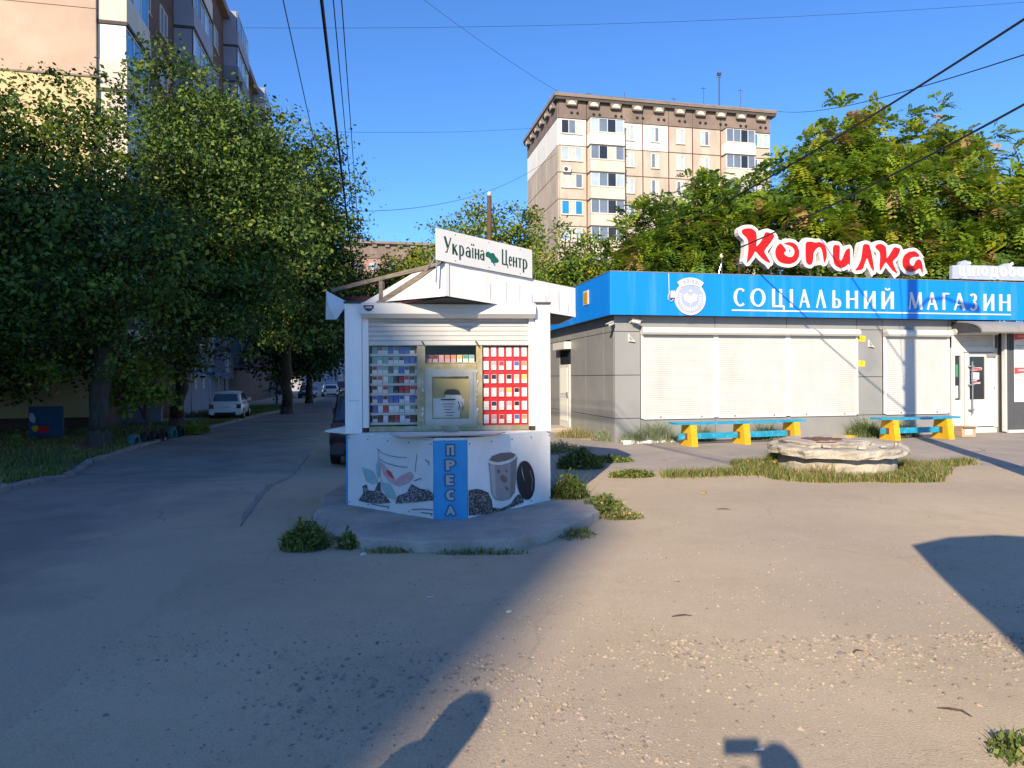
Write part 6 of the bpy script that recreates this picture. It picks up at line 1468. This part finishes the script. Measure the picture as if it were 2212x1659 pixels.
    b = MB(); b.box(-w_ * .62, w_ * .62, -.068, -.05, zb_ + .02, zb_ + .17); b.build('bumper_insert', 'dark', c)
    b = MB(); zp = belt * .70; b.box(-.26, .26, -.03, -.0, zp - .055, zp + .055); b.build('number_plate', 'plate', c)
    if suv:
        for s_ in (-1, 1): b = MB(); b.tube([(s_ * wr * .9, .6, zr + .05), (s_ * wr * .9, L * .45, zr + .05)], .02, 6); b.build('roof_rail', 'steel', c)
    return c
HD = math.radians(13)
car('white compact hatchback parked on the left by the blue awning', (-14.85, 35.2, -.42), HD + .02, 'car_white', L=3.6, W=1.66, Hh=1.46)
car('black off-roader parked half hidden behind the left side of the kiosk', (-3.32, 15.75, -.40), math.radians(9), 'car_black', L=4.5, W=1.85, Hh=1.72, kind='suv', lamp='lamp_dark')
car('white saloon parked furthest along the road', (-21.0, 79, -.42), HD + .1, 'car_white', L=4.3, W=1.78, Hh=1.45)
car('dark blue car parked left of the far white saloon', (-23.0, 77, -.42), HD + PI, 'car_dark', L=4.2, W=1.75, Hh=1.45)
car('dark red car parked right of the far white saloon', (-22.9, 92, -.42), HD, 'car_red', L=4.3, W=1.8, Hh=1.7)

# ------------------------------------------------------------------ poles and wires
def pole(label, x, y, h, r0, r1, m, name='utility_pole', cat='pole'):
    p = thing(name, label, cat, (x, y, terrain(x, y)))
    b = MB(); b.tube([(0, 0, -.3), (0, 0, h * .5), (0, 0, h)], [r0, (r0 + r1) / 2, r1], 12); b.build('shaft', m, p, smooth=True); return p
UP = pole('concrete utility pole right of the frame whose shadow crosses the shop shutter', 8.05, 9.55, 9.6, .20, .15, 'pole_concrete')
for z in (7.05, 6.35, 5.8): bx('bracket', 'steel', -.22, .05, -.04, .04, z - .04, z + .04, UP)
b = MB(); b.tube([(0, 0, 8.2), (.4, -.1, 8.75), (.9, -.25, 8.95), (1.3, -.35, 8.9)], [.04, .04, .035, .03], 8); b.build('lamp_arm', 'steel', UP)
b = MB(); b.box(1.25, 1.85, -.5, -.3, 8.82, 8.95); b.build('lamp_head', 'alu_frame', UP)
BP = pole('brown wooden pole standing behind the kiosk sign', -.96, 30.2, 10.05, .16, .10, 'bark_brown')
b = MB(); b.lathe((0, 0, 10.05), [(.06, 0), (.09, .05), (.09, .14), (.03, .2)], 10); b.build('insulator', 'pvc_white', BP)
b = MB(); b.tube([(.12, -.05, 9.2), (.26, -.05, 8.6), (.27, -.05, 7.6), (.16, -.05, 7.0)], .03, 6); b.build('cable_loop', 'wire', BP)
def wire(label, p0, p1, sag, r=.012, grp=None):
    p0, p1 = V3(p0), V3(p1); pts = []
    for i in range(25):
        t = i / 24; p = p0.lerp(p1, t); p.z -= sag * 4 * t * (1 - t); pts.append(p)
    b = MB(); b.tube(pts, r, 5); return b.build('overhead_wire', 'wire', None, label=label, cat='wire', group=grp)
def line_at(px, py, vx, vy, Y0, Y1, z=None): pass
gw = 'overhead wires'
wire('thick black cable running up the sky along the left road', (-.35, -1.5, 7.75), (-12.2, 54, 7.3), .15, .030, gw)
wire('thin wire just right of the thick cable over the left road', (-.20, -1.5, 7.75), (-11.9, 54, 7.3), .12, .010, gw)
wire('second thin wire right of the thick cable over the left road', (-.10, -1.5, 7.85), (-11.7, 54, 7.4), .10, .010, gw)
wire('single thin wire left of the thick cable, ending at the far tree', (-1.17, -1.5, 8.65), (-12.6, 52, 8.75), .1, .011, gw)
wire('black cable slanting down from the top right to the trees behind the shop', (7.86, 9.55, 7.05), (4.9, 38, 8.4), .55, .022, gw)
wire('cable from the right edge to the mast on the shop roof', (7.86, 9.55, 5.8), (5.56, 18.0, 4.86), .12, .020, gw)
wire('thin wire between the two thick cables at the right edge', (7.86, 9.55, 6.35), (16.5, 42, 18), .4, .012, gw)
wire('faint wire crossing the sky from the wooden pole towards the tan block', (-9.3, 38, 11.0), (4.9, 70.5, 25.0), 1.6, .016, gw)
wire('faint wire high over the tan block roof', (-40, 60, 33), (95, 70, 44), 2.5, .016, gw)
wire('faint wire slanting down to the left corner of the tan block roof', (-20, 50, 41), (7.0, 73, 31.2), 1.2, .016, gw)
wire('faint long wire below the one at the tan block roof corner', (-34, 46, 20), (7.0, 75, 29.5), 1.2, .014, gw)

# ------------------------------------------------------------------ parasol beside the photographer (its shadow lies at the right)
PA = thing('market_parasol', 'large market parasol beside the photographer, outside the right edge of the picture', 'parasol', (3.07, -.37, 0), 0)
m_ = MB(); h = 2.78
out_ = [(3.87, 6.61), (4.45, 6.94), (4.98, 7.03), (5.5, 6.86), (6.0, 6.4), (6.5, 5.6), (6.65, 4.6), (6.4, 3.6), (5.8, 2.8), (5.0, 2.4), (4.1, 2.3), (3.3, 2.5), (2.72, 3.0), (3.0, 4.01), (3.18, 4.53), (3.34, 5.06), (3.62, 5.9)]
ring = [(x - 1.62 - 3.07, y - 5.07 + .37, h) for x, y in out_]
m_.loft([[(x, y, z - .015) for x, y, z in ring], ring, [(x * .5, y * .5, z + .32) for x, y, z in ring], [(x * .03, y * .03, h + .62) for x, y, z in ring]]); m_.build('canopy', 'parasol_cloth', PA)
m_ = MB(); m_.tube([(0, 0, 0), (0, 0, h + .65)], .025, 8); m_.build('pole', 'steel', PA)
m_ = MB(); m_.lathe((0, 0, 0), [(.001, 0), (.32, 0), (.32, .06), (.05, .1), (.04, .3)], 16); m_.build('base', 'pad_concrete', PA)
for k in (0, 2, 5, 7, 9, 12, 14):
    m_ = MB(); m_.tube([(0, 0, h + .55), (ring[k][0] * .97, ring[k][1] * .97, h + .005)], .012, 6); m_.build('rib', 'steel', PA)

# ------------------------------------------------------------------ the two people whose shadows reach into the picture
def person(label, loc, rz, joints, edges, radii, mats_, head):
    p = thing('person', label, 'person', loc, rz)
    me = bpy.data.meshes.new('body'); me.from_pydata(joints, edges, []); me.materials.append(MATS[mats_[0]]); o = bpy.data.objects.new('body', me); COL.objects.link(o); o.parent = p
    md = o.modifiers.new('skin', 'SKIN'); md.use_smooth_shade = True
    for i, r in enumerate(radii): me.skin_vertices[0].data[i].radius = (r, r * .8 if i in (0, 1, 2) else r)
    me.skin_vertices[0].data[0].use_root = True
    ss = o.modifiers.new('sub', 'SUBSURF'); ss.levels = 1; ss.render_levels = 1
    h = MB(); hx, hy, hz = head; rings = []
    for z, rx, ry, dy in ((-.13, .045, .05, .02), (-.10, .06, .075, .01), (-.05, .072, .09, .0), (.0, .078, .098, -.005), (.05, .077, .10, -.01), (.09, .065, .085, -.012), (.12, .03, .04, -.012)):
        rings.append([(hx + rx * math.cos(2 * PI * k / 14), hy + dy + ry * math.sin(2 * PI * k / 14), hz + z) for k in range(14)])
    h.loft(rings); h.build('head', 'skin_tone', p, smooth=True)
    b = MB(); rings = []
    for z, rx, ry, dy in ((-.02, .083, .07, -.05), (.05, .088, .105, -.018), (.09, .078, .098, -.015), (.13, .045, .055, -.015), (.137, .01, .012, -.015)):
        rings.append([(hx + rx * math.cos(2 * PI * k / 14), hy + dy + ry * math.sin(2 * PI * k / 14), hz + z) for k in range(14)])
    b.loft(rings); b.build('hair', 'dark_grey', p, smooth=True)
    return p
def body_pts(hh, arms):
    k = hh / 1.75
    J = [(0, 0, .95), (0, 0, 1.2), (0, .0, 1.42), (0, .01, 1.5), (-.1, 0, .9), (-.11, .02, .5), (-.12, -.02, .09), (-.12, .12, .04), (.1, 0, .9), (.11, .02, .5), (.12, -.02, .09), (.12, .12, .04)]
    E_ = [(0, 1), (1, 2), (2, 3), (0, 4), (4, 5), (5, 6), (6, 7), (0, 8), (8, 9), (9, 10), (10, 11)]
    rad = [.15, .145, .15, .055, .09, .06, .045, .035, .09, .06, .045, .035]
    for a in arms:
        i0 = len(J); J += a; E_ += [(2, i0)] + [(i0 + j, i0 + j + 1) for j in range(len(a) - 1)]; rad += [.06, .045, .035, .04][:len(a)]
    return [(x * k, y * k, z * k) for x, y, z in J], E_, rad
J, E_, rad = body_pts(1.78, [[(-.19, 0, 1.42), (-.22, .12, 1.2), (-.09, .23, 1.51), (-.06, .265, 1.585)], [(.19, 0, 1.42), (.24, .12, 1.2), (.10, .23, 1.51), (.07, .265, 1.585)]])
person('person holding a phone up at eye level, behind the viewpoint', (.11, -.335, 0), .0, J, E_, rad, ['cloth_grey'], (0, .05, 1.69))
PH = thing('phone', 'dark phone held level in both hands of the photographer', 'phone', (.04, -.015, 1.675)); m_ = MB(); m_.box(-.08, .08, -.008, .0, -.037, .037); m_.build('phone_body', 'dark', PH); m_ = MB(); m_.box(-.072, .072, -.0095, -.0085, -.032, .032); m_.build('screen', 'glass_dark', PH)
J, E_, rad = body_pts(1.84, [[(-.19, 0, 1.42), (-.23, -.02, 1.15), (-.21, .08, .92), (-.2, .12, .84)], [(.19, 0, 1.42), (.23, -.02, 1.15), (.21, .08, .92), (.2, .12, .84)]])
person('second person standing to the left of the photographer, outside the picture', (-1.27, .12, 0), -1.25, J, E_, rad, ['cloth_navy'], (0, .02, 1.73))
hd = MB(); rings = []
for z, r in ((1.44, .085), (1.50, .095), (1.58, .10), (1.70, .108), (1.80, .105), (1.86, .075), (1.885, .03)): rings.append([(r * math.cos(2 * PI * k / 16), .0 + r * 1.05 * math.sin(2 * PI * k / 16), z) for k in range(16)])
hd.loft(rings); hd.build('hood', 'cloth_navy', bpy.data.objects[[o.name for o in bpy.data.objects if o.name.startswith('person')][-1]], smooth=True)

# ------------------------------------------------------------------ gravel, broken asphalt, litter
def stones(seed, pts, smin, smax, name, label, m='stone'):
    rng2 = np.random.default_rng(seed); n_ = len(pts); z = gz(pts); s_ = smin + (smax - smin) * rng2.random(n_) ** 3
    base = np.array([(1, 0, 0), (-.3, .9, 0), (-.8, -.5, 0), (.4, -.9, .0), (.1, .1, .75)])
    ang = rng2.uniform(0, 2 * PI, n_); ca, sa = np.cos(ang), np.sin(ang)
    b = np.repeat(base[None], n_, 0) * rng2.uniform(.6, 1.3, (n_, 5, 3)) * s_[:, None, None]
    x = b[..., 0] * ca[:, None] - b[..., 1] * sa[:, None]; y = b[..., 0] * sa[:, None] + b[..., 1] * ca[:, None]
    v = np.stack([x + pts[:, 0:1], y + pts[:, 1:2], b[..., 2] + z[:, None] - .002], -1)
    f = np.array([(0, 1, 4), (1, 2, 4), (2, 3, 4), (3, 0, 4)]); q = (np.arange(n_)[:, None, None] * 5 + f[None]).reshape(-1, 3)
    return mesh_np(name, v.reshape(-1, 3), q, ['stone', 'stone_dark', 'dirt'], np.repeat(rng2.choice(3, n_, p=[.35, .3, .35]), 4), None, label=label, cat='gravel', kind='stuff')
rg = np.random.default_rng(8); pp = []
while len(pp) < 14000:
    y = 2.7 + rg.exponential(3.0); x = rg.uniform(-.85, .85) * y
    if y < 12 and noise.noise((x * 1.1, y * 1.1, 4)) + .35 * noise.noise((x * 4, y * 4, 2)) > rg.uniform(-.35, .45): pp.append((x, y))
stones(1, np.array(pp), .004, .017, 'gravel', 'loose fine gravel scattered over the dirt forecourt')
pp = []
for k in range(3200):
    t = rg.random(); x = .7 + 2.9 * t + rg.normal() * .25; y = 4.25 + .16 * t - abs(rg.normal()) * .38; pp.append((x, y))
for k in range(1700): pp.append((-.55 + rg.normal() * .6, 3.75 + rg.normal() * .32))
stones(2, np.array(pp), .005, .024, 'gravel', 'coarse broken stones below the worn asphalt edge')
def litter(name, label, cat, x, y, pts, m, rz=0, h=.004, z=0):
    b = MB(); b.poly(Fr((0, 0, .004), (1, 0, 0), (0, 0, 1), (0, 1, 0)), pts, 0, h); o = b.build(name, m, None, label=label, cat=cat); o.location = (x, y, bumpy(x, y) + z); o.rotation_euler = (R.uniform(-.05, .05), R.uniform(-.05, .05), rz); return o
litter('paper_scrap', 'torn white paper scrap near the bottom centre-right', 'litter', 1.05, 2.98, [(0, 0), (.045, .004), (.05, .018), (.01, .016)], 'paper')
litter('paper_scrap', 'small white scrap on the shaded dirt below the pad', 'litter', -.65, 5.1, [(0, 0), (.05, .004), (.05, .02), (.0, .016)], 'paper')
litter('paper_scrap', 'white crumpled scrap at the left front of the pad', 'litter', -1.42, 6.33, [(0, 0), (.04, .0), (.05, .03), (.01, .04)], 'paper', h=.02)
litter('paper_scrap', 'pale scrap on the ground near the shade edge', 'litter', -.05, 4.75, [(0, 0), (.03, .0), (.04, .02), (.01, .03)], 'paper', h=.01)
def twig(label, x, y, rz, l_, curve):
    b = MB(); b.tube([(-l_ / 2, 0, .006), (-l_ * .2, curve * .6, .01), (l_ * .2, curve, .012), (l_ / 2, 0, .006)], [.003, .006, .005, .002], 5); o = b.build('twig', 'bark', None, label=label, cat='twig'); o.location = (x, y, bumpy(x, y)); o.rotation_euler = (0, 0, rz)
twig('dark curved twig on the dirt right of centre', 2.05, 4.05, .5, .10, .02); twig('thin bent twig near the bottom right', 2.15, 3.32, -.7, .14, .03); twig('short dark twig beyond the worn asphalt edge', 1.15, 4.65, .1, .14, .01); twig('small dark twig on the dirt left of the well', 2.6, 8.4, -.3, .16, .02)
litter('dead_leaf', 'dried brown leaf on the dirt left of the well', 'leaf', 2.65, 9.6, [(0, 0), (.06, .02), (.1, .0), (.06, -.03)], 'grass_dry', .4, .03)
cr = MB(); pts = [(-3.05, 7.6), (-3.22, 8.2), (-3.6, 9.7), (-4.1, 12.0), (-4.9, 15.5), (-5.6, 18.9)]
path = []
for a, b in zip(pts, pts[1:]):
    for k in range(8): t = k / 8; x, y = a[0] + (b[0] - a[0]) * t, a[1] + (b[1] - a[1]) * t; path.append((x + .05 * noise.noise((y * 2, 1, 1)), y, bumpy(x, y)))
n_ = len(path); vs_ = []
for i, (x, y, z) in enumerate(path):
    w_ = (.05 + .05 * noise.noise((y * 3, 5, 5))) * min(1, i / 9, (n_ - 1 - i) / 9) + .002; vs_ += [(x - w_, y, z + .0), (x - w_ * .3, y, z + .022), (x + w_ * .6, y, z + .014), (x + w_, y, z - .0)]
cr.add(vs_, [(i * 4 + j, (i + 1) * 4 + j, (i + 1) * 4 + j + 1, i * 4 + j + 1) for i in range(n_ - 1) for j in range(3)]); cr.build('road_edge', 'kerb', None, kind='structure')
